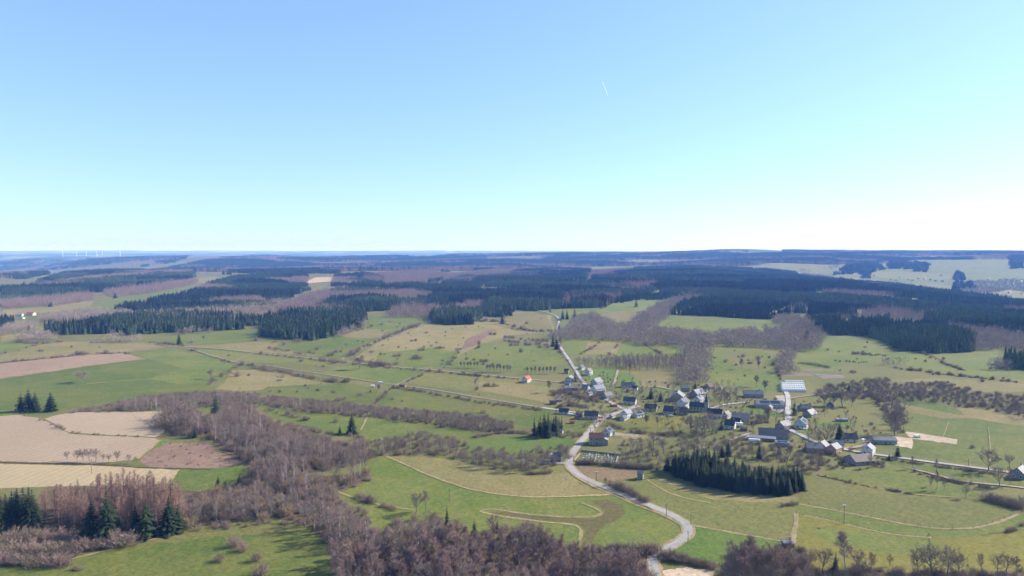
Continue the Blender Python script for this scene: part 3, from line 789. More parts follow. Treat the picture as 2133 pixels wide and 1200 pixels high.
PROTO = {}       # kind -> list of (trunk mesh, crown mesh, base height)
def proto(kind, tc, tm, cm, H):
    T, C = tc
    PROTO.setdefault(kind, []).append((T.mesh('trunk', M(tm)), C.mesh('crown', M(cm)), H))
for k in range(4): proto('bare', bare_tree(14, ['round', 'tall', 'round', 'broad'][k], 20 + k, 11, 1.75), 'bark', ['twig', 'twig_mauve', 'twig', 'twig'][k], 14)
proto('bare', bare_tree(14, 'round', 33, 12, 1.7), 'bark', 'twig_willow', 14); proto('bare', bare_tree(14, 'broad', 34, 11, 1.6), 'bark', 'twig_far', 14)
for k in range(3): proto('birch', bare_tree(14, 'tall', 40 + k, 12, 1.7), 'bark_birch' if k != 1 else 'bark', 'twig_mauve', 14)
for k in range(3): proto('oak', bare_tree(14, 'broad', 60 + k, 13, 1.6, 1.0), 'bark', 'twig', 14)
for k in range(3): proto('spruce', spruce(20, 80 + k), 'bark', 'needles', 20)
proto('fir', spruce(14, 91, 22, 10, .27, .22), 'bark', 'needles', 14)
proto('fir', spruce(14, 92, 18, 8, .24, .12, .10), 'bark', 'needles_blue', 14)
for k in range(3): proto('larch', larch(16, 95 + k), 'bark_red', 'twig_larch', 16)
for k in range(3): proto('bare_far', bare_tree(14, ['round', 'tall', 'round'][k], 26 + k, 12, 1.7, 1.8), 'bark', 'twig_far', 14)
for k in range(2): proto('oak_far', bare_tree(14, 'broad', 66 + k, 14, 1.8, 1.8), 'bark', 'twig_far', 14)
SHRUB = [shrub_mesh(110, 'shrub', M('twig_shrub')), shrub_mesh(111, 'shrub', M('twig'), 1.25), shrub_mesh(112, 'shrub', M('twig_shrub'), 1.6), shrub_mesh(113, 'shrub', M('twig_mauve'), 1.1), shrub_mesh(114, 'shrub', M('twig_willow'), 1.0)]
random.seed(5)

KINDNAME = {'bare': 'bare_tree', 'birch': 'birch_tree', 'oak': 'oak_tree', 'spruce': 'spruce_tree', 'fir': 'conifer_tree', 'larch': 'larch_tree', 'bare_far': 'bare_tree', 'oak_far': 'oak_tree'}
def put_tree(kind, p, H, label, group=None, var=None, wide=1.0):
    pr = PROTO[kind]; T, C, H0 = pr[var % len(pr) if var is not None else random.randrange(len(pr))]
    s = H / H0
    r = empty(KINDNAME[kind], (p[0], p[1], float(hgt(p[0], p[1]))), random.random() * 6.28, (s * wide * random.uniform(.92, 1.08), s * wide * random.uniform(.92, 1.08), s))
    link_mesh('trunk', T, r); link_mesh('crown', C, r)
    return tag(r, label, 'tree', group)
def put_shrub(p, H, label, group=None, var=None, wide=1.0):
    o = link_mesh('shrub', SHRUB[var if var is not None else random.randrange(4)], None, (p[0], p[1], float(hgt(p[0], p[1]))), random.random() * 6.28, (H * wide * random.uniform(.85, 1.2), H * wide * random.uniform(.85, 1.2), H))
    return tag(o, label, 'shrub', group)

# ------------------------------------------------------------------ masses of trees (geometry-node instances)
def mass(name, label, cat, protos, pts, rot, scl, idx):
    """one object whose points carry rotation, scale and the number of the prototype mesh"""
    me = bpy.data.meshes.new(name); n = len(pts)
    me.vertices.add(n); me.vertices.foreach_set('co', np.asarray(pts, np.float32).ravel())
    a = me.attributes.new('rot', 'FLOAT_VECTOR', 'POINT'); R = np.zeros((n, 3), np.float32); R[:, 2] = rot; a.data.foreach_set('vector', R.ravel())
    a = me.attributes.new('scl', 'FLOAT_VECTOR', 'POINT'); a.data.foreach_set('vector', np.asarray(scl, np.float32).ravel())
    a = me.attributes.new('idx', 'INT', 'POINT'); a.data.foreach_set('value', np.asarray(idx, np.int32))
    o = bpy.data.objects.new(name, me); COL.objects.link(o)
    ng = bpy.data.node_groups.new(name, 'GeometryNodeTree'); ng.is_modifier = True
    ng.interface.new_socket('Geometry', in_out='INPUT', socket_type='NodeSocketGeometry')
    ng.interface.new_socket('Geometry', in_out='OUTPUT', socket_type='NodeSocketGeometry')
    N = ng.nodes; L = ng.links
    gi = N.new('NodeGroupInput'); go = N.new('NodeGroupOutput'); ip = N.new('GeometryNodeInstanceOnPoints')
    jn = N.new('GeometryNodeGeometryToInstance')
    for pm in reversed(protos):
        po = bpy.data.objects.new(pm.name + '_source', pm)
        oi = N.new('GeometryNodeObjectInfo'); oi.inputs['Object'].default_value = po
        L.new(oi.outputs['Geometry'], jn.inputs[0])
    def attr(nm, tp):
        k = N.new('GeometryNodeInputNamedAttribute'); k.data_type = tp; k.inputs['Name'].default_value = nm
        return [s for s in k.outputs if s.name == 'Attribute' and s.enabled][0]
    L.new(gi.outputs[0], ip.inputs['Points']); L.new(jn.outputs[0], ip.inputs['Instance'])
    ip.inputs['Pick Instance'].default_value = True
    L.new(attr('idx', 'INT'), ip.inputs['Instance Index']); L.new(attr('rot', 'FLOAT_VECTOR'), ip.inputs['Rotation']); L.new(attr('scl', 'FLOAT_VECTOR'), ip.inputs['Scale'])
    L.new(ip.outputs[0], go.inputs[0])
    md = o.modifiers.new('scatter', 'NODES'); md.node_group = ng
    return tag(o, label, cat, None, 'stuff')

def joined(tc, name, tm, cm):
    T, C = tc; nt = len(T.f); X = MB(); X.v = T.v + C.v; X.f = T.f + [tuple(i + len(T.v) for i in f) for f in C.f]
    me = X.mesh(name, [M(tm), M(cm)])
    mi = np.ones(len(X.f), np.int32); mi[:nt] = 0; me.polygons.foreach_set('material_index', mi); return me

def scatter(poly, sp, h, tall=True, vis=False, top=.9):
    """tree positions of a stand: crown tip and foot both fall inside the stand's outline"""
    P = np.asarray(poly, float); w = G(P); w = w[~np.isnan(w[:, 0])]
    if len(w) < 3: return np.zeros((0, 3))
    x0, y0 = w[:, :2].min(0) - 25; x1, y1 = w[:, :2].max(0) + 25
    gx, gy = np.meshgrid(np.arange(x0, x1, sp), np.arange(y0, y1, sp)); gx = gx.ravel(); gy = gy.ravel()
    gx = gx + RNG.uniform(-.45, .45, gx.shape) * sp; gy = gy + RNG.uniform(-.45, .45, gy.shape) * sp
    H = RNG.uniform(h[0], h[1], gx.shape); z = hgt(gx, gy)
    a, b = project(gx, gy, z); k = inside(P, a, b)
    if tall:
        a2, b2 = project(gx, gy, z + H * top); k &= inside(P, a2, b2)
    if vis and k.any():
        i = np.where(k)[0]; zt = z[i] + H[i] * .9; ok = np.ones(len(i), bool)      # seen over the ground before it
        for t in np.linspace(.45, .97, 14): ok &= (CAM_Z + (zt - CAM_Z) * t) > hgt(gx[i] * t, gy[i] * t)
        k[i[~ok]] = False
    return np.column_stack([gx, gy, H])[k]
# buildings: name, label, foot in the view, length, width, wall height, roof pitch, ridge direction, wall, roof
HOUSES = [
 ('house','white house with orange-red tiled roof alone beside the upper lane',1097,796,10,8,4.5,38,58,'wall_white','roof_red',dict()),
 ('house','small slate house at the top of the village street, nearest the tree belt',1211,770,8,6.5,3.6,42,52,'wall_white','roof_slate',dict()),
 ('house','tall white house with pale roof in the northern lawn',1226,781,9.5,7.5,5.2,42,58,'wall_white','roof_grey',dict()),
 ('garage','low blue-grey garage in front of the tall northern white house',1221,783,5.5,5,2.4,20,-10,'wall_grey','roof_metal',dict(chim=0,win=False)),
 ('shed','dark narrow outbuilding west of the village street top',1180,778,5.5,5,4,40,-15,'wall_stone','roof_dark',dict(chim=0)),
 ('house','cream house with pale roof beside the narrow street conifer',1187,796,9.5,9,4.2,40,62,'wall_cream','roof_light',dict()),
 ('shed','little blue-roofed annex below the cream street house',1182,804,6,4.5,3,35,-20,'wall_stone','roof_metal',dict(chim=0,win=False)),
 ('barn','low wide farm building with grey roof and two rooflights on the western street corner',1190,812,16,11,3,16,-6,'wall_brown','roof_grey',dict(chim=0)),
 ('house','grey gabled house with a pale dormer roof on the east side of the street',1243,802,13,9,4.4,42,48,'wall_grey','roof_light',dict()),
 ('house','small blue-grey roofed house at the street junction',1220,811,7.5,6,3,40,-28,'wall_white','roof_metal',dict()),
 ('house','large pale-grey roofed house with dark gable in the middle of the northern houses',1246,816,15,10,4.2,36,34,'wall_white','roof_light',dict(chim=2)),
 ('house','brown-roofed low house below the large pale-grey roof',1251,825,9.5,8,2.8,34,-14,'wall_cream','roof_brown',dict()),
 ('house','dark gabled house with long low wing above the sloping lawn',1265,830,12,7.5,3.6,42,42,'wall_stone','roof_slate',dict()),
 ('house','long dark-roofed house with white conservatory east of the northern lawn',1308,807,16,9,3,34,-8,'wall_white','roof_slate',dict(chim=2)),
 ('garage','small dark garage beside the long dark-roofed house',1322,812,6.5,5.5,2.6,38,-20,'wall_white','roof_dark',dict(chim=0,win=False)),
 ('house','dark blue-roofed house with white gable beside the leafless garden tree',1312,842,13,9,4,40,-20,'wall_white','roof_slate',dict()),
 ('shed','small open shed with red roof in the sloping pasture',1278,847,7,4,2.2,14,15,'wall_wood','roof_red',dict(chim=0,win=False)),
 ('shed','dark low shed in the rough ground by the pale track',1152,842,7.5,5,2.4,30,0,'wall_wood','roof_dark',dict(chim=0,win=False)),
 ('house','grey-roofed house behind the broad stone barn',1427,815,9.5,7,4.4,36,-4,'wall_stone','roof_grey',dict()),
 ('barn','broad stone barn with wide brown gable facing the gardens',1412,833,17,14,4.5,34,72,'wall_brown','roof_light',dict(chim=0)),
 ('house','large house with pale slate roof behind the church',1453,827,15,11,4.4,40,38,'wall_stone','roof_light',dict()),
 ('house','house with bright pale roof beside the church spire',1456,838,9,8,3.6,42,44,'wall_white','roof_light',dict()),
 ('house','tall white house with slate gable in the village middle',1423,849,12,10,6,38,50,'wall_white','roof_slate',dict(chim=2)),
 ('shed','low grey outbuilding between the tall white house and the church',1447,847,8,4,2.6,22,30,'wall_grey','roof_grey',dict(chim=0)),
 ('house','cream gabled house with dark roof and lower front eave',1356,855,12,9,3,38,-20,'wall_cream','roof_dark',dict()),
 ('house','cream gabled house with blue slate roof on a paved yard',1394,862,10,9.5,3.4,44,-26,'wall_cream','roof_slate',dict()),
 ('house','dark-roofed terrace house with low lean-to beside the paved yard',1420,863,11,8.5,3.4,40,-8,'wall_stone','roof_dark',dict(chim=2)),
 ('house','small white house with solar panels beside the green lawn',1329,868,9.5,8,3,32,34,'wall_white','roof_grey',dict(solar=-1)),
 ('house','white two-storey house with pale grey roof above the hedge',1305,870,9.5,8,4.8,38,48,'wall_white','roof_light',dict()),
 ('garage','white-fronted garage joined to the house above the hedge',1299,875,5.5,5,2.4,38,48,'wall_white','roof_slate',dict(chim=0,win=False)),
 ('house','large white-gabled house with blue-black roof below the church',1489,870,14,9,5,40,-22,'wall_white','roof_dark',dict()),
 ('house','small dark house with white gable next to the large white-gabled one',1513,870,8,6,3.6,42,48,'wall_white','roof_slate',dict()),
 ('house','house with brown-red roof at the foot of the wooded belt',1478,811,9.5,8,3.8,40,34,'wall_stone','roof_tile',dict()),
 ('house','small white-walled house in front of the brown-red roof',1466,815,7.5,6,3.4,38,-20,'wall_white','roof_slate',dict()),
 ('house','low white house with dark roof on the village edge by the pale track',1175,862,10,6,2.8,42,-14,'wall_white','roof_dark',dict()),
 ('house','long dark-roofed house with cream gable at the road fork',1232,872,13.5,9,3.6,40,-12,'wall_cream','roof_dark',dict(chim=2)),
 ('shed','low grey outbuilding behind the long dark-roofed house',1207,865,7,5,2.4,30,-12,'wall_stone','roof_brown',dict(chim=0,win=False)),
 ('house','white house with blue slate roof and roadside terrace',1266,906,9,8,3.4,40,60,'wall_white','roof_slate',dict(solar=-1)),
 ('shed','white flat annex beside the blue slate roadside house',1275,904,5.5,5,2.8,6,-10,'wall_white','roof_grey',dict(chim=0,win=False)),
 ('house','large dark stone house with brown tiled roof and rows of windows at the roadside',1243,924,13,9,6,34,-7,'wall_stone','roof_tile',dict(chim=2,floors=2)),
 ('shed','lean-to wing with pale roof on the dark stone roadside house',1258,926,6,7,4.2,24,82,'wall_stone','roof_light',dict(chim=0)),
 ('shed','tiny white-gabled garden shed beside the spruce clump',1168,902,4,3,2.2,28,-20,'wall_white','roof_metal',dict(chim=0,win=False)),
 ('shed','little red shed in the grass above the roadside',1192,882,4.5,3,2.2,28,-6,'wall_brick','roof_red',dict(chim=0,win=False)),
 ('house','small tall stone house beside the road opposite the graveyard',1161,961,7,6.5,5,30,-6,'wall_stone','roof_slate',dict()),
 ('shed','pale-roofed annex behind the small tall stone house',1153,953,5,4,2.6,12,-6,'wall_white','roof_light',dict(chim=0,win=False)),
 ('barn','long farm building with dark end gable beyond the solar barn',1569,827,21,10,4,36,-10,'wall_stone','roof_grey',dict(chim=1)),
 ('barn','very long barn carrying a wide field of solar panels',1602,848,28,15,4,22,-8,'wall_grey','roof_grey',dict(chim=0,solar=-1)),
 ('shed','small dark-gabled garage on the bright lawn by the long solar barn',1603,853,6,5,2.6,32,55,'wall_grey','roof_light',dict(chim=0,win=False)),
 ('house','hipped blue-black roofed house behind the columnar conifer',1677,855,13,10,3,36,-5,'wall_stone','roof_slate',dict(hip=.7)),
 ('house','dark gabled house with pale roof edge beside the paddock',1687,867,12,9,3,40,40,'wall_stone','roof_slate',dict()),
 ('house','white house with blue solar panels on its roof at the street corner',1669,890,13,11,4.4,34,58,'wall_white','roof_grey',dict(solar=-1)),
 ('house','dark stone house with slate roof opposite the white solar house',1631,893,12,9,3.6,38,40,'wall_stone','roof_slate',dict()),
 ('house','broad grey-roofed farmhouse with cream gable by the hedged gardens',1543,877,16,11,4,34,-20,'wall_cream','roof_grey',dict(chim=2)),
 ('house','white farmhouse wing with steep slate roof facing the yard',1521,892,9,8,3.6,46,-30,'wall_white','roof_slate',dict()),
 ('house','white-gabled cottage joined behind the white farmhouse wing',1533,886,8.5,7,3.4,46,-32,'wall_white','roof_dark',dict()),
 ('barn','long stone barn with blue-grey roof and white end gable',1611,913,25,10,5,34,-18,'wall_stone','roof_slate',dict(chim=0)),
 ('stable','low stable with pale roof and rooflights in front of the long stone barn',1588,917,22,7,2.6,18,-18,'wall_wood','roof_light',dict(chim=0)),
 ('shed','square shed with dark panels on its low roof at the barn end',1629,928,11,8,3,12,-15,'wall_stone','roof_metal',dict(chim=0,solar=-1,win=False)),
 ('house','dark-roofed house beside the large pyramid conifer',1770,919,11,9,3,40,-12,'wall_white','roof_dark',dict()),
 ('barn','long low grey barn at the east end of the village',1840,923,19,9,3.4,22,-6,'wall_grey','roof_grey',dict(chim=0)),
 ('house','house with brick gable and grey roof on the eastern lane',1737,942,10,8,4,38,40,'wall_brick','roof_grey',dict()),
 ('house','grey cross-gabled house behind the brick gable',1745,934,9,7,4,38,-20,'wall_white','roof_light',dict()),
 ('house','long grey-roofed house half hidden behind bare garden trees',1695,940,12,9,3.6,36,-10,'wall_brick','roof_grey',dict()),
 ('house','pale-gabled house behind bare garden trees, nearer the lane',1713,937,9,8,4,40,48,'wall_white','roof_grey',dict()),
 ('barn','broad-roofed old farm building with rooflights on the eastern lane',1790,964,17,13,3,30,12,'wall_stone','roof_brown',dict(chim=0)),
 ('house','tall house with silver roof joined to the broad-roofed farm building',1809,946,9,8,5,36,48,'wall_white','roof_light',dict()),
 ('shed','long narrow shed with white roof in the paddock',1753,878,10.5,4,2.4,10,-4,'wall_stone','roof_light',dict(chim=0,win=False)),
 ('cottage','small dark pyramid-roofed cottage under the paddock oaks',1729,849,6.5,6.5,2.8,46,-20,'wall_stone','roof_slate',dict(hip=.95)),
 ('shed','field shelter with blue-grey roof at the meadow corner',1641,1139,5.6,4,2.6,12,-4,'wall_wood','roof_metal',dict(chim=0,win=False)),
 ('house','dark slate house at the right edge beside the eastern lane',2124,994,12,9,3.6,42,40,'wall_stone','roof_slate',dict()),
 ('shed','brown wooden shed beside the pale track crossing',839,806,7.5,4,2.6,16,-18,'wall_wood','roof_brown',dict(chim=0,win=False)),
 ('shed','blue-sided shelter in the thick hedge along the middle lane',623,783,5.5,3.5,2.4,12,-12,'wall_stone','roof_metal',dict(chim=0,win=False)),
 ('hut','small grey stone hut in the brown hedge by the spruce block',1334,998,4,4,4.2,36,-20,'wall_stone','roof_grey',dict(chim=0)),
 ('house','house under the conifers beside the climbing road',1165,669,9,8,3,38,20,'wall_white','roof_dark',dict()),
 ('house','red-roofed farmhouse in the western valley',65,657,17,11,4,34,-4,'wall_white','roof_red',dict()),
 ('house','white house beside the red-roofed western farmhouse',42,659,11,9,4.4,30,10,'wall_white','roof_light',dict()),
 ('shed','low white building in front of the red-roofed western farmhouse',46,664,9,7,2.8,20,-8,'wall_white','roof_light',dict(chim=0)),
 ('house','pale house at the left edge of the western valley road',12,664,10,8,3,30,0,'wall_white','roof_light',dict()),
 ('barn','long white barn of the hilltop farm among the forests',461,581,26,14,5,24,-6,'wall_white','roof_light',dict(chim=0,win=False)),
 ('house','grey farmhouse at the hilltop farm among the forests',478,580,14,11,5,34,10,'wall_white','roof_grey',dict(win=False)),
]
# ------------------------------------------------------------------ stands of trees, as outlines in the view (crown tips to feet)
NEAR = [  # kind weights, spacing, heights, outline, label, group
 ({'bare': 5, 'birch': 4, 'oak': 1}, 4.2, (7, 12), [(345,862),(400,853),(425,878),(470,846),(525,846),(560,878),(640,900),(700,922),(745,932),(790,950),(760,962),(700,978),(640,985),(600,1000),(640,1010),(760,985),(778,985),(770,1002),(710,1026),(700,1042),(680,1060),(560,1085),(460,1090),(380,1102),(372,1050),(420,1028),(480,1020),(530,1000),(520,972),(458,928),(432,902),(400,915),(350,905)], 'bare grey-brown tree in the wooded valley beside the tan ploughed fields', 'trees of the wooded valley'),
 ({'birch': 6, 'bare': 4}, 4.4, (9, 15), [(560,1085),(600,1040),(690,1030),(760,1065),(800,1115),(770,1150),(700,1150),(650,1105),(600,1085)], 'bare mauve-brown tree on the corner above the foreground meadow', 'trees at the corner of the foreground meadow'),
 ({'birch': 6, 'bare': 4}, 4.3, (8, 15), [(680,1128),(700,1108),(760,1110),(800,1098),(850,1085),(900,1075),(960,1100),(1010,1108),(1060,1095),(1110,1100),(1160,1125),(1200,1140),(1300,1145),(1340,1158),(1360,1195),(1345,1300),(640,1300),(700,1200)], 'bare mauve birch or alder in the wood along the bottom edge', 'trees of the wood along the bottom edge'),
 ({'larch': 1}, 3.3, (13, 18), [(80,1022),(130,998),(200,992),(300,998),(370,1008),(385,1050),(382,1098),(320,1112),(200,1112),(110,1100),(80,1075)], 'leafless russet larch in the dense plantation behind the spruces', 'larches of the russet plantation'),
 ({'spruce': 1}, 3.4, (12, 17), [(-60,1030),(20,1022),(60,1030),(90,1045),(85,1105),(0,1118),(-60,1120)], 'dark spruce in the stand at the lower-left edge', 'spruces at the lower-left edge'),
 ({'spruce': 1}, 2.9, (7.5, 12), [(1385,958),(1392,945),(1450,941),(1530,950),(1600,962),(1660,970),(1674,985),(1672,1022),(1640,1032),(1600,1033),(1530,1024),(1450,1009),(1388,985)], 'dark spruce in the dense block south of the village', 'spruces of the block south of the village'),
 ({'spruce': 1}, 3.4, (11, 16), [(1104,908),(1108,872),(1140,856),(1170,860),(1174,895),(1152,914)], 'dark spruce in the clump beside the bright green field', 'spruces of the clump beside the bright green field'),
 ({'birch': 6, 'bare': 3}, 4.4, (11, 17), [(1500,1215),(1518,1150),(1565,1140),(1600,1160),(1640,1128),(1685,1145),(1705,1195),(1700,1260),(1500,1260)], 'bare mauve tree in the thicket in front of the grey shed', 'trees in front of the grey shed'),
 ({'bare': 5, 'oak': 3}, 7.0, (7, 12), [(1280,950),(1300,918),(1350,905),(1420,900),(1490,898),(1510,925),(1490,955),(1400,955),(1375,975),(1300,975)], 'bare tree in the copse between the graveyard and the spruce block', 'trees of the copse by the graveyard'),
 ({'bare': 5, 'oak': 2}, 6.5, (7, 11), [(1490,910),(1540,905),(1570,925),(1660,935),(1720,940),(1720,985),(1670,982),(1600,965),(1500,950)], 'bare tree among the gardens behind the spruce block', 'trees among the gardens'),
 ({'bare': 5, 'birch': 2}, 3.8, (4, 8.5), [(530,838),(560,826),(640,833),(760,845),(800,848),(900,856),(1000,868),(1068,878),(1068,906),(1000,901),(900,886),(780,871),(640,859),(540,844)], 'bare tree in the long hedge line below the double lane', 'trees of the long hedge line'),
 ({'bare': 5, 'birch': 2}, 3.9, (4, 9), [(150,856),(200,848),(280,832),(310,824),(440,816),(540,822),(540,843),(440,850),(350,853),(280,858),(150,860)], 'bare tree in the hedge line above the tan fields', 'trees above the tan fields'),
 ({'bare': 4, 'birch': 2}, 4.2, (6, 9), [(740,948),(738,915),(790,918),(870,900),(930,908),(960,925),(1010,935),(1060,942),(1140,935),(1180,930),(1190,960),(1140,978),(1080,985),(1000,973),(900,948),(800,950)], 'bare tree in the line between the bright field and the curved meadow', 'trees above the curved meadow'),
 ({'bare': 6, 'oak': 3}, 7.0, (6, 12), [(1692,828),(1720,805),(1765,794),(1840,788),(1870,800),(1965,795),(2000,806),(2060,822),(2133,825),(2200,830),(2200,880),(2133,872),(2050,852),(1990,847),(1940,838),(1900,838),(1872,832),(1890,870),(1885,905),(1862,908),(1850,880),(1838,850),(1800,832),(1740,828)], 'bare tree of the wooded bank curving round the east pastures', 'trees of the wooded bank'),
 ({'bare': 4, 'oak': 2}, 6.0, (7, 10), [(1420,895),(1440,870),(1480,862),(1500,870),(1510,900),(1470,912),(1430,905)], 'bare tree on the slope below the church', 'trees below the church'),
 ({'bare': 1, 'oak': 1}, 5.0, (7, 9), [(1690,925),(1692,892),(1735,886),(1742,925),(1715,930)], 'slim bare tree in the row beside the tall garden conifer', 'row beside the tall garden conifer'),
 ({'bare': 1, 'birch': 1}, 4.6, (6, 9.5), [(1180,755),(1198,742),(1290,738),(1345,738),(1425,742),(1428,775),(1360,773),(1280,770),(1205,762)], 'bare tree of the belt behind the northern houses', 'trees behind the northern houses'),
 ({'bare': 1, 'oak': 1}, 6.5, (6, 9), [(1475,815),(1490,795),(1520,790),(1545,800),(1545,828),(1500,845),(1480,838)], 'bare tree in the orchard east of the church', 'trees east of the church'),
]
FAR = [  # kind, clump spacing, outline
 # left hills
 ('C', [(60,583),(140,566),(230,562),(310,560),(300,572),(200,578),(100,588)]),
 ('L', [(40,598),(120,582),(220,570),(330,562),(400,560),(400,570),(300,580),(200,590),(100,600)]),
 ('C', [(-60,612),(0,596),(100,584),(250,574),(400,562),(410,578),(320,596),(200,610),(100,622),(0,632),(-60,640)]),
 ('L', [(-60,640),(0,622),(100,614),(160,606),(195,608),(195,626),(150,634),(60,640),(0,646)]),
 ('L', [(200,606),(240,592),(320,586),(410,578),(415,592),(340,608),(275,616),(230,618)]),
 ('B', [(235,640),(260,630),(330,618),(345,612),(340,622),(270,640)]),
 ('C', [(395,606),(420,588),(490,572),(560,568),(640,572),(640,598),(610,620),(560,640),(470,648),(380,648),(280,648),(225,650),(235,638),(330,618)]),
 ('B', [(60,662),(120,650),(200,640),(300,646),(480,634),(600,620),(600,640),(480,660),(350,662),(200,668),(90,672)]),
 ('L', [(260,662),(330,650),(440,645),(500,652),(500,668),(400,674),(300,676)]),
 ('C', [(180,668),(220,655),(330,648),(440,650),(490,650),(480,668),(380,676),(250,680),(180,678)]),
 ('C', [(90,694),(100,676),(200,664),(300,664),(385,670),(380,686),(250,694),(110,698)]),
 ('C', [(243,698),(255,684),(330,676),(480,664),(508,670),(505,686),(400,692),(345,694),(250,700)]),
 ('B', [(25,712),(35,694),(60,684),(100,680),(118,694),(112,710),(60,714)]),
 ('B', [(175,712),(185,698),(240,694),(300,698),(325,712),(240,715)]),
 ('B', [(-60,690),(0,676),(60,662),(100,668),(60,690),(0,700),(-60,706)]),
 ('B', [(340,694),(380,682),(440,680),(480,690),(430,697),(350,698)]),
 ('C', [(-40,675),(0,660),(25,660),(20,682),(-40,684)]),
 ('B', [(70,664),(110,650),(190,640),(240,646),(200,662),(110,672)]),
 # centre hills
 ('C', [(520,640),(525,595),(560,568),(640,570),(640,592),(615,614),(590,636),(540,645)]),
 ('C', [(688,600),(695,572),(760,564),(800,575),(800,596),(760,602)]),
 ('L', [(755,584),(760,566),(900,560),(920,566),(920,584),(860,592),(800,594)]),
 ('L', [(920,586),(925,568),(1000,562),(1080,556),(1190,560),(1190,572),(1070,582),(980,588)]),
 ('C', [(915,604),(922,582),(960,574),(1070,566),(1090,582),(1070,596),(990,604)]),
 ('C', [(780,606),(795,590),(860,586),(1000,596),(1075,600),(1075,636),(1000,640),(960,632),(900,622),(850,614)]),
 ('C', [(680,620),(690,600),(740,592),(860,602),(895,616),(880,634),(820,636),(760,630),(700,626)]),
 ('C', [(705,645),(715,628),(760,616),(832,622),(828,646),(760,650)]),
 ('L', [(560,655),(600,622),(640,606),(720,594),(730,604),(690,622),(640,646),(590,656)]),
 ('L', [(530,662),(560,640),(640,628),(720,636),(800,648),(740,656),(640,658),(560,664)]),
 ('Y', [(645,646),(660,622),(690,614),(725,622),(715,646)]),
 ('Y', [(840,640),(860,622),(905,616),(975,624),(930,642)]),
 ('L', [(785,662),(805,646),(832,630),(870,628),(930,634),(1000,624),(1018,626),(1010,646),(950,662),(870,664)]),
 ('C', [(536,700),(540,684),(560,672),(530,662),(600,644),(680,642),(750,638),(770,652),(745,684),(700,700),(655,710),(580,706)]),
 ('B', [(690,700),(700,680),(740,665),(775,652),(780,662),(740,690),(710,704)]),
 ('C', [(898,672),(902,646),(940,638),(1000,644),(1005,662),(980,676),(920,678)]),
 ('C', [(1000,658),(1005,634),(1030,620),(1075,606),(1082,640),(1050,660)]),
 # right hills
 ('C', [(1055,600),(1060,566),(1150,554),(1235,560),(1220,584),(1150,598)]),
 ('C', [(1220,590),(1235,572),(1330,560),(1410,566),(1410,586),(1330,592)]),
 ('L', [(1205,574),(1230,562),(1320,556),(1335,564),(1300,572),(1240,578)]),
 ('C', [(1055,625),(1060,584),(1150,584),(1170,612),(1150,628)]),
 ('C', [(1150,622),(1165,588),(1260,580),(1330,598),(1375,590),(1370,610),(1350,622),(1290,632),(1200,630)]),
 ('L', [(1245,602),(1260,588),(1310,578),(1375,580),(1380,594),(1340,608),(1285,606)]),
 ('L', [(1155,642),(1162,612),(1260,608),(1300,610),(1280,632),(1262,640)]),
 ('C', [(1078,646),(1088,614),(1170,616),(1180,642),(1120,648)]),
 ('C', [(1180,642),(1190,624),(1262,614),(1276,630),(1255,642)]),
 ('C', [(1318,584),(1322,556),(1420,552),(1600,558),(1700,570),(1820,585),(1950,600),(2060,613),(2140,622),(2240,632),(2240,680),(2133,672),(2060,662),(2000,652),(1950,652),(1900,656),(1850,650),(1820,652),(1790,644),(1740,668),(1690,680),(1672,656),(1690,632),(1600,620),(1500,616),(1440,606),(1400,596)]),
 ('C', [(1335,626),(1370,588),(1500,588),(1600,600),(1695,614),(1690,634),(1600,632),(1500,622),(1480,618),(1420,622)]),
 ('C', [(1392,656),(1402,636),(1425,622),(1500,606),(1600,606),(1645,626),(1645,656),(1600,666),(1500,660),(1400,656)]),
 ('L', [(1775,672),(1785,644),(1830,634),(1895,640),(1900,668),(1840,676)]),
 ('L', [(1885,672),(1890,646),(1955,644),(1945,668)]),
 ('B', [(1600,672),(1620,650),(1680,654),(1720,676),(1700,690),(1650,684)]),
 ('C', [(1690,690),(1700,660),(1740,656),(1760,676),(1745,700)]),
 ('C', [(1730,700),(1745,676),(1770,664),(1855,660),(1875,690),(1880,722),(1850,712),(1800,700)]),
 ('C', [(1850,722),(1852,668),(1950,668),(2025,690),(2022,734),(1950,736),(1880,732)]),
 ('B', [(1945,684),(1960,664),(2050,670),(2133,684),(2220,690),(2220,745),(2133,738),(2080,732),(2020,732),(2018,700)]),
 ('C', [(1920,672),(1935,652),(2000,640),(2133,646),(2230,650),(2230,706),(2133,704),(2050,690),(1980,682)]),
 ('C', [(2098,760),(2102,732),(2133,730),(2210,735),(2210,790),(2133,772)]),
 # leafless belts beyond the village
 ('B', [(1412,612),(1440,602),(1485,596),(1515,606),(1430,628),(1402,648),(1395,658),(1355,688),(1330,700),(1300,690),(1320,655),(1370,628)]),
 ('B', [(1145,706),(1150,688),(1180,678),(1205,650),(1240,648),(1285,668),(1330,676),(1400,676),(1450,680),(1480,692),(1485,720),(1430,726),(1340,720),(1270,710),(1160,710)]),
 ('B', [(1465,724),(1470,692),(1510,680),(1600,680),(1640,672),(1705,664),(1720,698),(1705,734),(1640,732),(1600,728),(1500,722)]),
 ('B', [(1410,790),(1412,742),(1430,714),(1455,708),(1495,716),(1475,745),(1472,795),(1445,810),(1420,800)]),
 ('B', [(1620,780),(1625,735),(1640,722),(1655,735),(1662,775),(1640,782)]),
 ('B', [(1830,760),(1845,738),(1870,734),(1885,752),(1860,764)]),
 ('B', [(2060,770),(2070,745),(2095,735),(2110,760),(2100,772)]),
]
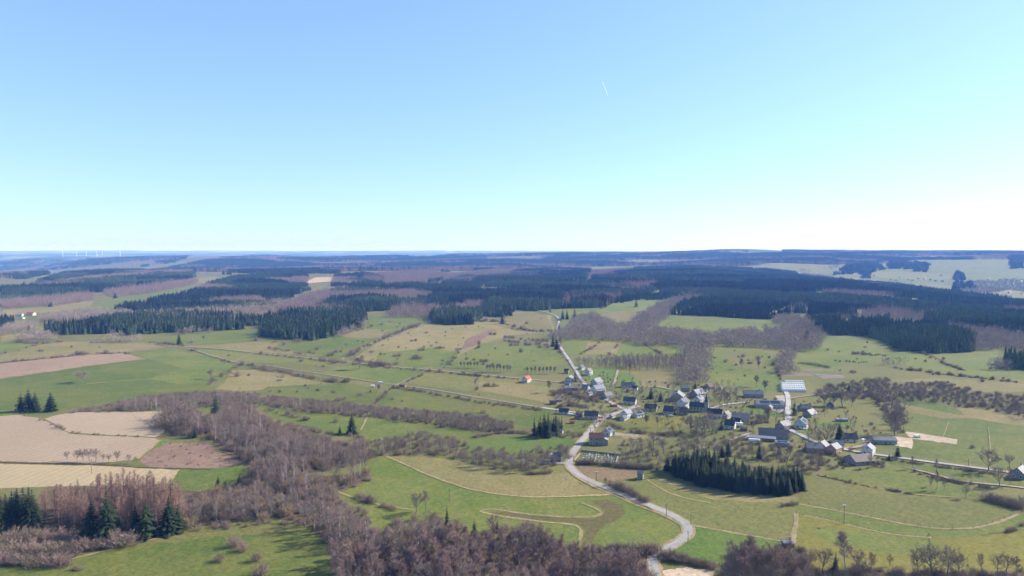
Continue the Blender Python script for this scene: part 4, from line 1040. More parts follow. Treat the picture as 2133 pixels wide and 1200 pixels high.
FARHILL = [  # conifer-clad slopes seen in the distance and the copses on the far pastures
 ('C', [(150,575),(330,560),(400,545),(470,534),(520,531),(570,531),(640,535),(760,532),(820,531),(900,533),(960,527),(1060,526),(1150,526),(1220,525),(1330,525),(1430,523),(1560,517),(1640,516),(1740,520),(1740,545),(1700,565),(1600,560),(1420,556),(1230,560),(900,566),(700,570),(560,570),(400,566),(250,572)]),
 ('C', [(1630,520),(1745,519),(1818,517),(1980,519),(2060,521),(2150,522),(2250,523),(2250,545),(2133,543),(2020,541),(1930,541),(1850,545),(1800,552),(1740,560),(1690,572),(1650,560)]),
 ('H', [(-80,600),(-80,548),(0,545),(60,538),(150,540),(240,534),(330,533),(400,532),(360,548),(300,556),(200,562),(100,570),(40,585),(0,596)]),
 ('C', [(1740,574),(1760,556),(1830,550),(1840,562),(1800,572)]),
 ('C', [(1848,560),(1852,546),(1895,546),(1900,562)]), ('C', [(1900,568),(1904,546),(1935,550),(1934,566)]),
 ('C', [(1794,580),(1796,566),(1812,566),(1812,580)]), ('C', [(1988,584),(1990,568),(2006,568),(2006,584)]),
 ('C', [(2102,560),(2104,545),(2132,545),(2133,560)]), ('C', [(1985,606),(1990,588),(2024,590),(2026,604)]),
 ('B', [(1990,602),(2008,586),(2040,578),(2078,581),(2100,576),(2140,580),(2200,582),(2200,604),(2150,612),(2104,604),(2062,612),(2012,608)]),
 ('B', [(1740,540),(1760,536),(1850,545),(1850,550),(1760,552)]),
]
VILLAGE = [(1165,800),(1200,775),(1330,790),(1410,800),(1490,800),(1560,825),(1640,832),(1720,835),(1800,870),(1850,915),(1800,945),(1700,950),(1600,930),(1500,905),(1400,900),(1300,880),(1230,900),(1180,880),(1150,840)]
NEAR.append(({'bare': 4, 'oak': 2, 'birch': 1}, 10.5, (4, 8.5), VILLAGE, 'small bare tree in a village garden', 'garden trees of the village'))
HXY = G([(h[2], h[3]) for h in HOUSES])[:, :2]
IND = {'bare': [], 'spruce': [], 'larch': []}        # individual candidates by kind-of-thing
REST = {'bare': [], 'spruce': [], 'larch': []}
for wts, sp, h, poly, lab, grp in NEAR:
    P = scatter(poly, sp, h)
    if poly is VILLAGE: P = P[[np.hypot(*(HXY - q[:2]).T).min() > 6.5 for q in P]]
    ks = list(wts); pw = np.array([wts[k] for k in ks], float); pw /= pw.sum()
    P[:, 2] *= np.clip(.95 + .3 * np.sin(P[:, 0] / 13 + 2 * np.sin(P[:, 1] / 17)) * np.cos(P[:, 1] / 11 + P[:, 0] / 29), .6, 1.3)
    if 'birch' in wts and sp < 4.5: P = P[np.sin(P[:, 0] / 9 + 1.5 * np.sin(P[:, 1] / 14)) * np.cos(P[:, 1] / 10 - P[:, 0] / 23) > -.72]
    for x, y, H in P:
        k = ks[RNG.choice(len(ks), p=pw)]
        fam = 'larch' if k == 'larch' else ('spruce' if k in ('spruce', 'fir') else 'bare')
        a, b = project(x, y, hgt(x, y))
        vis = (-30 < a < 2163) and (project(x, y, hgt(x, y) + H)[1] < 1200)
        IND[fam].append((y if vis else y + 1e5, k, x, y, H, lab, grp))
BUDGET = {'bare': 215, 'spruce': 220, 'larch': 200}
for fam, L in IND.items():
    L.sort(key=lambda t: t[0])
    for t in L[:BUDGET[fam]]:
        put_tree(t[1], (t[2], t[3]), t[4], t[5], t[6], None, random.uniform(1.15, 1.6) if fam == 'spruce' else 1.0)
    REST[fam] += L[BUDGET[fam]:]
print('near trees', {k: len(v) for k, v in IND.items()})

BARE_SRC = [joined(bare_tree(14, s, 20 + k, 9, .9), 'bare_source', 'bark', m) for k, (s, m) in enumerate([('round', 'twig'), ('tall', 'twig_mauve'), ('broad', 'twig')])]
BARE_SRC.append(joined(bare_tree(14, 'tall', 43, 9, .9), 'birch_source', 'bark_birch', 'twig_mauve'))
SPRUCE_SRC = [joined(spruce(20, 80 + k, 18, 7), 'spruce_source', 'bark', 'needles') for k in range(2)]
LARCH_SRC = [joined(larch(16, 95), 'larch_source', 'bark_red', 'twig_larch')]
CL = {'C': [scrub_clump_mesh('spruce_clump', M(['needles', 'needles', 'needles_mid', 'needles_mid', 'needles_light', 'needles_light'][k]), 5, 6.5, (14, 21), 'spruce', 200 + k) for k in range(6)],
      'Y': [scrub_clump_mesh('young_spruce_clump', M('needles_blue'), 9, 7, (4, 7), 'spruce', 210)],
      'L': [scrub_clump_mesh('larch_clump', M('twig_larch_far'), 5, 6.5, (11, 16), 'larch', 220 + k) for k in range(2)],
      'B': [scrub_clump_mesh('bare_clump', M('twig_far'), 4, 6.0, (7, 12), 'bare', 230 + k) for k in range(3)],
      'F': [scrub_clump_mesh('far_spruce_clump', M('needles'), 26, 22, (15, 22), 'spruce_far', 240 + k) for k in range(2)]}
acc = {k: [[], [], [], []] for k in ('bare', 'spruce', 'larch')}
src = {'bare': BARE_SRC + CL['B'], 'spruce': SPRUCE_SRC + CL['C'] + CL['Y'] + CL['F'], 'larch': LARCH_SRC + CL['L']}
def add(fam, x, y, s, i):
    n = len(x); acc[fam][0].append(np.column_stack([x, y, hgt(x, y)])); acc[fam][1].append(RNG.uniform(0, 6.28, n))
    s = np.asarray(s)[:, None] * RNG.uniform(.88, 1.12, (n, 3)); acc[fam][2].append(s); acc[fam][3].append(i)
for fam, H0 in (('bare', 14), ('spruce', 20), ('larch', 16)):
    L = REST[fam]
    if L: add(fam, np.array([t[2] for t in L]), np.array([t[3] for t in L]), np.array([t[4] / H0 for t in L]), [{'bare': random.choice((0, 2)), 'birch': random.choice((1, 3)), 'oak': 2, 'spruce': random.randrange(2), 'fir': 0, 'larch': 0}[t[1]] for t in L])
_cr2 = np.random.default_rng(4)
CELLS = np.column_stack([_cr2.uniform(-2600, 3200, 700), _cr2.uniform(900, 4200, 700)])
def compartment(x, y):
    ids = np.zeros(len(x), int); ed = np.zeros(len(x))
    for k in range(0, len(x), 4000):
        s_ = slice(k, k + 4000); d = np.hypot((x[s_, None] - CELLS[None, :, 0]) * .62, y[s_, None] - CELLS[None, :, 1]); o = np.argpartition(d, 1, 1)[:, :2]
        dd = np.take_along_axis(d, o, 1); q = dd.argmin(1); ids[s_] = np.take_along_axis(o, q[:, None], 1)[:, 0]; ed[s_] = np.abs(dd[:, 0] - dd[:, 1])
    return ids, ed
for kind, poly in FAR:
    my = np.nanmedian(G(poly)[:, 1])
    sp = {'C': 11, 'Y': 12, 'L': 11.5, 'B': 11.5}[kind]
    P = scatter(poly, sp, {'C': (15, 21), 'Y': (4, 6), 'L': (11, 15), 'B': (9, 13)}[kind], vis=True, top=.6 if kind == 'C' else .9)
    if not len(P): print('empty stand', kind, poly[0]); continue
    sc_ = RNG.uniform(.85, 1.1, len(P))
    light = np.zeros(len(P), int)
    if kind == 'C':      # the forest is planted in compartments: each of one age, with rides between them
        cid, edge = compartment(P[:, 0], P[:, 1]); big = len(P) > 260 and my > 1250; k_ = edge > (10 if big else -1); P = P[k_]; cid = cid[k_]
        hh = (.55 if big else .82) + (.58 if big else .25) * ((cid * 0.61803) % 1.0); sc_ = hh * RNG.uniform(.9, 1.08, len(P)); light = np.digitize((cid * 0.7548) % 1.0, [.36, .72]) * 2  # needle tone set by compartment, painting sunlit canopy against shaded edges
        if big:      # a compartment of larch here and there
            lz = ((cid * .3819) % 1.0) < .08; add('larch', P[lz, 0], P[lz, 1], np.full(lz.sum(), .95), 1 + RNG.integers(0, 2, lz.sum())); P = P[~lz]; sc_ = sc_[~lz]; light = light[~lz]
    n = len(P); fam = {'C': 'spruce', 'Y': 'spruce', 'L': 'larch', 'B': 'bare'}[kind]
    i = {'C': (2 + light + RNG.integers(0, 2, n)) if kind == 'C' else None, 'Y': np.full(n, 8), 'L': 1 + RNG.integers(0, 2, n), 'B': 4 + RNG.integers(0, 3, n)}[kind]
    add(fam, P[:, 0], P[:, 1], sc_, i)
# mixed woodland filling the ground between the named stands
OPEN = [[(165,646),(230,620),(300,605),(410,592),(410,608),(330,628),(240,646)],[(190,622),(200,606),(300,600),(300,610),(240,622)],[(0,668),(0,640),(110,640),(200,624),(200,642),(110,655),(110,675)],[(390,598),(395,572),(505,572),(505,588)],[(625,596),(630,574),(700,570),(700,592)],[(740,652),(742,632),(820,634),(815,652)],[(35,700),(45,680),(180,662),(185,674),(100,692)],[(-60,720),(0,696),(120,698),(130,712)]]
MIXED = [[(-60,700),(-60,640),(60,596),(200,580),(400,566),(560,566),(700,570),(900,562),(1080,562),(1080,600),(1010,640),(800,652),(770,660),(620,668),(520,680),(300,696),(100,700)],
         [(1060,600),(1080,570),(1250,562),(1420,566),(1700,588),(2000,622),(2240,640),(2240,720),(2020,700),(1880,672),(1700,694),(1640,664),(1500,626),(1400,626),(1345,616),(1180,644),(1075,644)]]
def patch(x, y, sc, off):
    return np.sin(x / sc + off + 1.7 * np.sin(y / (sc * 1.3) + off)) * np.cos(y / (sc * .8) - off + 1.3 * np.sin(x / (sc * 1.1)))
for poly in MIXED:
    P = scatter(poly, 12.5, (10, 15), vis=True); z = hgt(P[:, 0], P[:, 1]); k = np.ones(len(P), bool)
    a, b = project(P[:, 0], P[:, 1], z); a2, b2 = project(P[:, 0], P[:, 1], z + P[:, 2])
    for q in OPEN: k &= ~(inside(q, a, b) | inside(q, a2, b2))
    for _, q in FAR: k &= ~inside(q, a, b)
    x, y = P[k, 0], P[k, 1]; q = patch(x, y, 75, .7) + .6 * patch(x, y, 190, 1.9); n = len(x)
    for sel, fam, i0, ni, sc in ((q > .12, 'spruce', 2, 6, .85), ((q <= .12) & (q > -.32), 'larch', 1, 2, .9), ((q <= -.32) & (q > -1.1), 'bare', 4, 3, 1.0)):
        m_ = sel.sum()
        if m_: add(fam, x[sel], y[sel], np.full(m_, sc) * RNG.uniform(.8, 1.1, m_), i0 + RNG.integers(0, ni, m_))
for kind, poly in FARHILL:
    big = len(poly) > 9
    P = scatter(poly, {'C': 36, 'H': 60, 'B': 18}[kind], (14, 18), tall=big, vis=True)
    if not len(P): print('empty far stand', kind, poly[0]); continue
    x, y = P[:, 0], P[:, 1]; n = len(x)
    if kind == 'B': add('bare', x, y, np.full(n, .9), 4 + RNG.integers(0, 3, n)); continue
    if not big: x = np.repeat(x, 3) + RNG.normal(0, 6, 3 * n); y = np.repeat(y, 3) + RNG.normal(0, 6, 3 * n); add('spruce', x, y, np.full(3 * n, 1.0), 2 + RNG.integers(0, 4, 3 * n)); continue
    q = patch(x, y, 330, 1.0) + .5 * patch(x, y, 140, 2.2)
    f = q > .02; l = (q <= .02) & (q > -.42)
    add('spruce', x[f], y[f], np.full(f.sum(), 1.0), 9 + RNG.integers(0, 2, f.sum()))
    xl = np.repeat(x[l], 2) + RNG.normal(0, 12, 2 * l.sum()); yl = np.repeat(y[l], 2) + RNG.normal(0, 12, 2 * l.sum())
    add('larch', xl, yl, np.full(len(xl), 1.5), 1 + RNG.integers(0, 2, len(xl)))
for fam, nm, lab in (('bare', 'leafless_woods', 'leafless grey-brown woods and belts across the countryside'), ('spruce', 'spruce_forest', 'dark green spruce forests covering the hills'), ('larch', 'larch_woods', 'pinkish leafless larch plantations between the dark forests')):
    a = acc[fam]; n = sum(len(k) for k in a[0]); print(fam, n)
    mass(nm, lab, 'forest' if fam == 'spruce' else 'woods', src[fam], np.concatenate(a[0]), np.concatenate(a[1]), np.concatenate(a[2]), np.concatenate([np.asarray(k) for k in a[3]]))
# ------------------------------------------------------------------ trees that stand out one by one: kind, foot in the view, height in view px, spread, label
def hm(px, py, hpx):
    p = g1(px, py); d = p.y * CP - (p.z - CAM_Z) * SP
    return p, hpx * d / F * 1.04
SINGLES = [
 ('fir',373,718,23,1.0,'lone dark conifer beside the lane junction in the pastures'),
 ('fir',733,904,40,1.15,'broad dark conifer standing in the pasture of scattered bushes'),
 ('fir',708,902,13,1.0,'short dark conifer next to the broad conifer in the bush-dotted pasture'),
 ('fir',450,866,44,.9,'tall pointed conifer at the corner of the tan ploughed field'),
 ('fir',44,856,36,1.2,'wide dark conifer in the hedge line, first of the dark group over the tan field'),
 ('fir',60,856,42,1.25,'tallest wide conifer in the dark group over the tan field'),
 ('fir',74,856,36,1.1,'conifer in the middle of the dark group over the tan field'),
 ('fir',106,857,36,1.3,'rounded dark conifer standing just apart from the dark group over the tan field'),
 ('fir',1749,919,38,1.15,'large pyramid conifer in a garden beside the dark-roofed house'),
 ('fir',1870,952,26,1.1,'small conifer on a bare stem beside the eastern lane'),
 ('fir',1852,959,14,1.0,'tiny conifer in the garden by the eastern lane'),
 ('fir',1198,797,24,.8,'narrow conifer beside the village street among the northern houses'),
 ('fir',1356,831,20,1.2,'bushy dark conifer in a village garden near the straw field'),
 ('fir',1376,836,20,1.2,'dense dark conifer in a garden above the cream gabled house'),
 ('fir',1395,839,11,.8,'small slim conifer in the garden above the cream gabled house'),
 ('fir',1409,831,18,.8,'narrow conifer in front of the broad stone barn'),
 ('fir',1448,812,16,1.0,'dark conifer among the houses behind the church'),
 ('fir',1450,790,17,1.2,'dark conifer at the foot of the wooded belt behind the church'),
 ('fir',1503,896,22,1.0,'tall dark conifer beside the white farmhouse'),
 ('fir',1655,865,30,.8,'columnar conifer beside the street opposite the barn with solar panels'),
 ('fir',1631,863,11,.6,'small clipped conifer by the village street'),
 ('fir',1688,851,13,.6,'slim cypress beside the blue-roofed house'),
 ('spruce',1582,956,34,1.2,'large dark spruce behind the spruce block, in line with the long stone barn'),
 ('spruce',1623,948,30,1.0,'dark spruce between the gardens and the spruce block'),
 ('spruce',1517,950,32,1.3,'wide dark spruce at the back of the spruce block'),
 ('spruce',1504,952,26,1.2,'dark spruce half hidden at the back corner of the spruce block'),
 ('spruce',1740,1197,46,.9,'dark ivy-clad conifer among the bare trees at the bottom edge'),
 ('spruce',931,1106,52,.75,'slim tall spruce at the edge of the bottom wood'),
 ('fir',988,1118,36,1.0,'dark rounded conifer at the edge of the bottom wood'),
 ('spruce',1036,1108,27,.8,'small dark spruce beside a bare oak at the edge of the bottom wood'),
 ('fir',782,1180,42,1.3,'dark conifer crown standing in the middle of the bottom wood'),
 ('spruce',761,1200,44,1.1,'dark spruce at the near side of the bottom wood'),
 ('spruce',192,1131,86,1.49,'tall spruce at the near edge of the russet larches, beside the brown scrub'),
 ('spruce',224,1128,100,1.49,'tallest spruce in front of the russet larches'),
 ('spruce',250,1122,52,1.35,'small spruce in front of the russet larches'),
 ('spruce',283,1121,66,1.49,'spruce in the middle of the row before the russet larches'),
 ('spruce',306,1119,76,1.62,'broad spruce in the row before the russet larches'),
 ('spruce',353,1110,72,1.76,'wide spruce at the end of the row before the russet larches'),
 ('spruce',372,1106,50,1.49,'low spruce at the tip of the larch plantation by the meadow'),
 ('fir',455,1022,30,1.1,'dark conifer below the small green field, left of a pair'),
 ('fir',470,1020,22,1.2,'squat dark conifer between two taller ones below the small green field'),
 ('fir',499,1014,27,1.0,'dark conifer below the small green field, right of a pair'),
 ('spruce',406,912,26,1.0,'dark conifer beside the round bare copse in the tan field corner'),
 ('spruce',508,945,34,.9,'dark conifer in the wooded valley beside the brown heath'),
 ('spruce',522,952,30,.9,'second dark conifer in the wooded valley beside the brown heath'),
 ('fir',1325,640,18,1.1,'lone dark tree standing in the high green field below the forest'),
 ('fir',1379,625,12,1.1,'dark tree at the top of the high green field by the belt'),
 ('fir',1369,641,12,1.1,'dark tree at the edge of the leafless belt by the high field'),
 ('fir',1146,651,12,.9,'small conifer beside the road climbing to the forest'),
 ('spruce',1172,665,21,1.1,'dense conifer beside the small house on the climbing road'),
 ('spruce',1181,665,19,1.1,'second conifer beside the small house on the climbing road'),
 ('fir',1197,665,22,1.1,'dark conifer standing apart east of the small house on the climbing road'),
 ('fir',1164,686,13,1.0,'small conifer beside the road below the leafless belt'),
 ('fir',1212,694,14,1.0,'conifer rising out of the leafless belt'),
 ('spruce',1152,722,24,1.2,'tall conifer on the bend of the climbing road'),
 ('spruce',1160,728,28,1.2,'tallest conifer on the bend of the climbing road'),
 ('spruce',1012,653,22,1.2,'conifer at the forest corner west of the climbing road'),
 ('spruce',1034,655,24,1.2,'large conifer at the forest corner west of the climbing road'),
 ('spruce',1046,675,22,1.3,'conifer standing forward on the pasture below the forest corner'),
 ('spruce',1064,658,22,1.1,'conifer beside the climbing road at the forest edge'),
 ('fir',891,654,14,1.0,'single conifer at the top of the long green slope'),
 ('fir',60,692,16,1.0,'conifer beside the grey copse in the western pastures'),
 ('fir',70,694,12,1.3,'small conifer group member by the grey copse in the western pastures'),
 ('fir',240,621,11,1.4,'round dark tree on the long green strip among the forests'),
 ('fir',1681,712,28,1.0,'dark conifer rising from the leafless belt east of the church fields'),
 ('fir',1768,818,18,1.0,'dark conifer in the wooded bank near the white tunnels'),
 # bare trees
 ('oak',2060,982,48,1.15,'large spreading bare oak beside the eastern lane'),
 ('oak',2103,975,28,1.1,'small stag-headed bare tree next to the large oak by the eastern lane'),
 ('bare',1952,984,25,.7,'thin crooked bare tree in the strip between the two lanes'),
 ('oak',2081,1014,40,1.0,'dark bare tree by the lower eastern lane'),
 ('bare',2104,1012,32,1.0,'pale bare tree in front of the house at the right edge'),
 ('bare',1951,1019,33,.9,'tallest bare tree of the trio at the field corner'),
 ('bare',1966,1022,24,.9,'middle-sized bare tree of the trio at the field corner'),
 ('bare',1939,1014,17,.9,'smallest bare tree of the trio at the field corner'),
 ('oak',2011,1038,27,.9,'single bare tree on the line between the two olive meadows'),
 ('bare',1934,1122,11,.8,'tiny leaning bare tree on the curved meadow edge'),
 ('oak',1703,982,38,1.15,'wide bare oak behind the spruce block, by the gardens'),
 ('oak',1864,907,52,1.1,'huge bare oak at the end of the wooded bank by the sand yard'),
 ('bare',1901,977,22,1.0,'bare tree beside the eastern lane hedge'),
 ('oak',1714,1195,54,1.1,'bare oak with dark limbs at the bottom edge'),
 ('birch',1759,1199,76,1.1,'tallest slender bare tree at the bottom edge beside the ivy conifer'),
 ('oak',1789,1198,56,1.0,'bare tree with a forked stem at the bottom edge'),
 ('bare',1812,1195,42,1.0,'smaller bare tree at the bottom edge, last of the open group'),
 ('bare',1854,1180,24,1.0,'low bare tree on the slope above the bottom edge'),
 ('oak',1908,1199,56,1.0,'bare oak left of the great oak clump at the bottom edge'),
 ('oak',1943,1204,70,1.15,'great dark-limbed bare oak in the clump at the bottom edge'),
 ('oak',1975,1201,62,1.05,'bare oak right of the great oak at the bottom edge'),
 ('oak',1996,1200,50,1.0,'bare oak at the outer side of the great oak clump'),
 ('bare',2046,1196,38,.9,'slim bare tree alone at the bottom edge, east of the oak clump'),
 ('bare',2080,1196,40,1.0,'bare tree in the last row at the bottom edge, leaning outward'),
 ('oak',2097,1195,42,1.0,'bare tree in the last row at the bottom edge, with a full crown'),
 ('bare',2118,1195,33,1.0,'bare tree at the bottom corner of the yellow-green meadow'),
 ('oak',866,1071,46,1.0,'large bare tree on the slope above the bottom wood'),
 ('bare',886,1064,36,1.0,'second bare tree on the slope above the bottom wood'),
 ('oak',1025,1114,42,1.0,'bare oak at the edge of the bottom wood by the brown field mark'),
 ('oak',172,797,22,1.5,'round bare tree standing alone in the big green field'),
 ('oak',748,769,26,1.4,'large rounded bare tree beside the upper lane'),
 ('bare',438,790,18,1.3,'bare tree at the end of the hedge by the big green field'),
 ('bare',789,818,14,1.0,'small bare tree by the track crossing below the wooden shed'),
 ('bare',1120,951,27,1.0,'pale bare tree on the bright green field margin'),
 ('bare',1067,982,32,1.0,'bare tree above the straw meadow, farther from the road'),
 ('bare',1097,984,28,1.0,'bare tree above the straw meadow, nearer the road'),
 ('bare',1260,1015,18,1.0,'small bare tree beside the road at the hedge start'),
 ('bare',1347,890,22,1.1,'bare tree on the yellow garden lawn'),
 ('bare',1370,890,17,.9,'smaller bare tree on the yellow garden lawn'),
 ('oak',1439,899,30,1.2,'bare oak below the church garden'),
 ('oak',1466,904,32,1.2,'wide bare oak below the dark-roofed white house'),
 ('bare',1144,818,22,1.0,'bare tree in the rough gardens west of the village street'),
 ('birch',1311,783,24,.8,'slender pale tree by the northern gardens'),
 ('bare',1516,845,22,1.2,'bare tree by the lane to the big farm'),
 ('bare',1575,806,20,1.2,'round bare tree in the field behind the big farm'),
 ('bare',1594,818,22,1.2,'spreading bare tree behind the big farm barns'),
 ('bare',1554,848,11,1.0,'little bare tree on the bright lawn by the solar barn'),
 ('bare',1599,880,28,1.2,'bare tree beside the hedged gardens of the long barn'),
 ('oak',1717,846,24,1.2,'bare oak in the paddock, first of a spaced row'),
 ('oak',1735,846,26,1.1,'bare oak in the paddock, second of a spaced row'),
 ('oak',1755,847,30,1.2,'largest bare oak in the paddock row'),
 ('oak',1774,847,24,1.0,'bare oak in the paddock, last of a spaced row'),
 ('bare',1545,769,17,1.1,'bare tree in the green field east of the belt'),
 ('bare',1581,770,17,1.0,'second bare tree in the green field east of the belt'),
 ('bare',1814,975,26,.8,'dark bare tree in front of the broad-roofed barn'),
 ('bare',1400,714,9,1.4,'small grey bush-like tree near the lane junction'),
 ('bare',424,711,10,1.0,'small bare tree in the pasture beyond the lane junction'),
]
for k, x, y, h, w, lab in SINGLES:
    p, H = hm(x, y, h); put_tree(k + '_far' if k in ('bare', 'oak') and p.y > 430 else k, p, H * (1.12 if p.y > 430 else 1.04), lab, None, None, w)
# row of young trees along the ditch between the tan fields
for x, y, h in [(140,959,18),(161,961,24),(173,961,26),(186,961,26),(199,962,27),(215,962,16),(226,963,16),(243,963,23),(268,965,18),(281,966,14)]:
    p, H = hm(x, y, h); put_tree('oak', p, H * 1.1, 'bare young tree in the row along the ditch between two tan fields', 'trees along the ditch', None, .9)
for x in range(960, 1002, 7):
    p, H = hm(x, 767, 12); put_tree('bare_far', p, H * 1.1, 'bare tree in the short row below the heath strip', 'short row below the heath strip')
for x in range(1014, 1068, 7):
    p, H = hm(x, 774 + (x - 1014) * .04, 13); put_tree('bare_far', p, H * 1.1, 'bare tree in the row beside the upper lane before the village', 'row beside the upper lane')
for x in range(1099, 1158, 8):
    p, H = hm(x, 779, 13); put_tree('bare_far', p, H * 1.1, 'bare tree in the row behind the red-roofed house', 'row behind the red-roofed house')

# ------------------------------------------------------------------ shrubs: scattered ones, then hedges and scrub
SHRUBS = [
 ('dark rounded bush in the bush-dotted pasture below the long hedge line', 'bushes of the bush-dotted pasture', [(563,856,9),(577,861,6),(598,865,10),(608,868,8),(619,870,8),(634,876,11),(640,876,9),(581,884,11),(603,891,13),(613,892,12),(647,899,11),(655,900,8),(667,901,8),(699,880,9)]),
 ('small bush in the pasture between the lane and the long hedge line', 'bushes below the lane', [(636,805,5),(641,810,6),(662,815,7),(619,818,5),(582,818,6),(694,819,6),(749,825,7),(707,835,9),(700,836,8),(817,833,5),(837,837,5)]),
 ('small bush on the pasture in front of the red-roofed house', 'bushes by the red-roofed house pasture', [(1006,861,7),(1010,872,7),(1029,846,5),(1010,805,7),(1017,805,7),(1028,805,7),(1034,805,6)]),
 ('round grey bush in the foreground meadow', 'bushes of the foreground meadow', [(488,1138,22),(507,1148,18),(457,1170,16),(533,1169,18),(542,1199,24)]),
 ('low bush on the boundary between the two ploughed fields', 'bushes between the ploughed fields', [(52,867,4),(84,876,5),(92,877,4),(108,885,5),(121,891,8),(128,893,6),(134,896,6),(152,902,5),(162,903,5),(196,905,4),(204,906,4),(247,908,4),(261,909,4),(287,910,4)]),
 ('bush in the wide pastures of the left middle distance', 'bushes of the western pastures', [(83,732,5),(88,732,5),(149,724,4),(191,715,4),(160,739,8),(167,739,9),(174,739,8),(181,739,7),(399,731,6),(406,731,6),(261,738,5),(268,738,5),(504,761,9),(520,762,7),(526,762,6),(494,785,11),(518,783,6),(534,710,7),(592,719,8),(619,713,9),(535,709,7),(711,696,7),(646,735,7),(660,729,6),(627,754,6),(696,757,9),(400,714,9)]),
 ('bush scattered over the straw-coloured central pasture', 'bushes of the central pasture', [(692,741,8),(685,742,8),(700,734,7),(709,734,6),(745,734,6),(738,739,8),(732,740,8),(774,735,6),(793,739,5),(801,739,4),(822,743,6),(831,743,7),(861,747,7),(868,748,9),(875,748,8),(875,730,6),(882,730,6),(883,724,5),(909,726,5),(916,726,6),(923,726,5),(888,694,4),(893,714,3),(858,711,5),(866,711,5),(824,760,8),(830,725,4),(775,766,4),(782,766,4)]),
 ('small bush in the pasture beside the brown heath strip', 'bushes beside the heath strip', [(958,729,5),(952,731,6),(955,736,6),(972,749,5),(987,751,5),(944,746,5),(935,756,5),(1008,754,7),(1002,753,6),(1014,754,6),(1007,760,5),(998,718,7),(1022,698,7),(1030,698,6),(1026,763,6),(1038,763,5)]),
 ('bush in the hedged pasture beside the climbing road', 'bushes beside the climbing road', [(1052,704,6),(1060,704,6),(1068,705,6),(1051,711,6),(1060,712,6),(1071,713,6),(1064,721,7),(1075,720,8),(1085,734,7),(1095,720,8),(1103,720,7),(1097,675,5),(1124,725,7),(1141,725,8),(1104,690,5),(1112,691,6),(1068,686,4),(1078,687,4),(1090,688,4),(1100,688,4),(1131,711,7),(1139,712,7),(1085,708,5),(1110,710,6),(1120,711,6)]),
 ('bush in the green field between the belt and the market garden', 'bushes by the market garden', [(1511,755,6),(1547,744,7),(1579,750,8),(1559,758,4),(1565,758,5),(1621,768,7),(1645,768,8),(1773,776,4),(1778,777,6),(1750,772,3)]),
 ('bush along the straight dark ditch in the far east pasture', 'bushes along the ditch', [(1943,781,5),(1955,781,5),(2000,784,4),(2035,786,4),(2068,788,4),(2090,789,4),(2102,794,5),(2046,796,7),(1965,749,5),(1990,765,4),(2078,766,9),(2088,768,9)]),
 ('tall bush in the row beside the lower eastern lane', 'bushes beside the lower eastern lane', [(2055,1042,14),(2064,1042,16),(2075,1047,14),(2084,1049,16),(2097,1052,17),(2106,1054,15),(2115,1057,16),(2126,1060,15),(2133,1050,16)]),
 ('low dark bush on the curved edge of the yellow-green meadow', 'bushes on the meadow edge', [(2098,1110,8),(2106,1108,10),(2113,1106,9),(2129,1096,8)]),
]
SHR = []     # (distance, p, H, label, group, wide)
def shrub_at(x, y, h, lab, grp, wide=1.0):
    p, H = hm(x, y, h); SHR.append((p.y, p, H * 1.25, lab, grp, wide))
for lab, grp, L in SHRUBS:
    for x, y, h in L: shrub_at(x, y, h, lab, grp, .95)
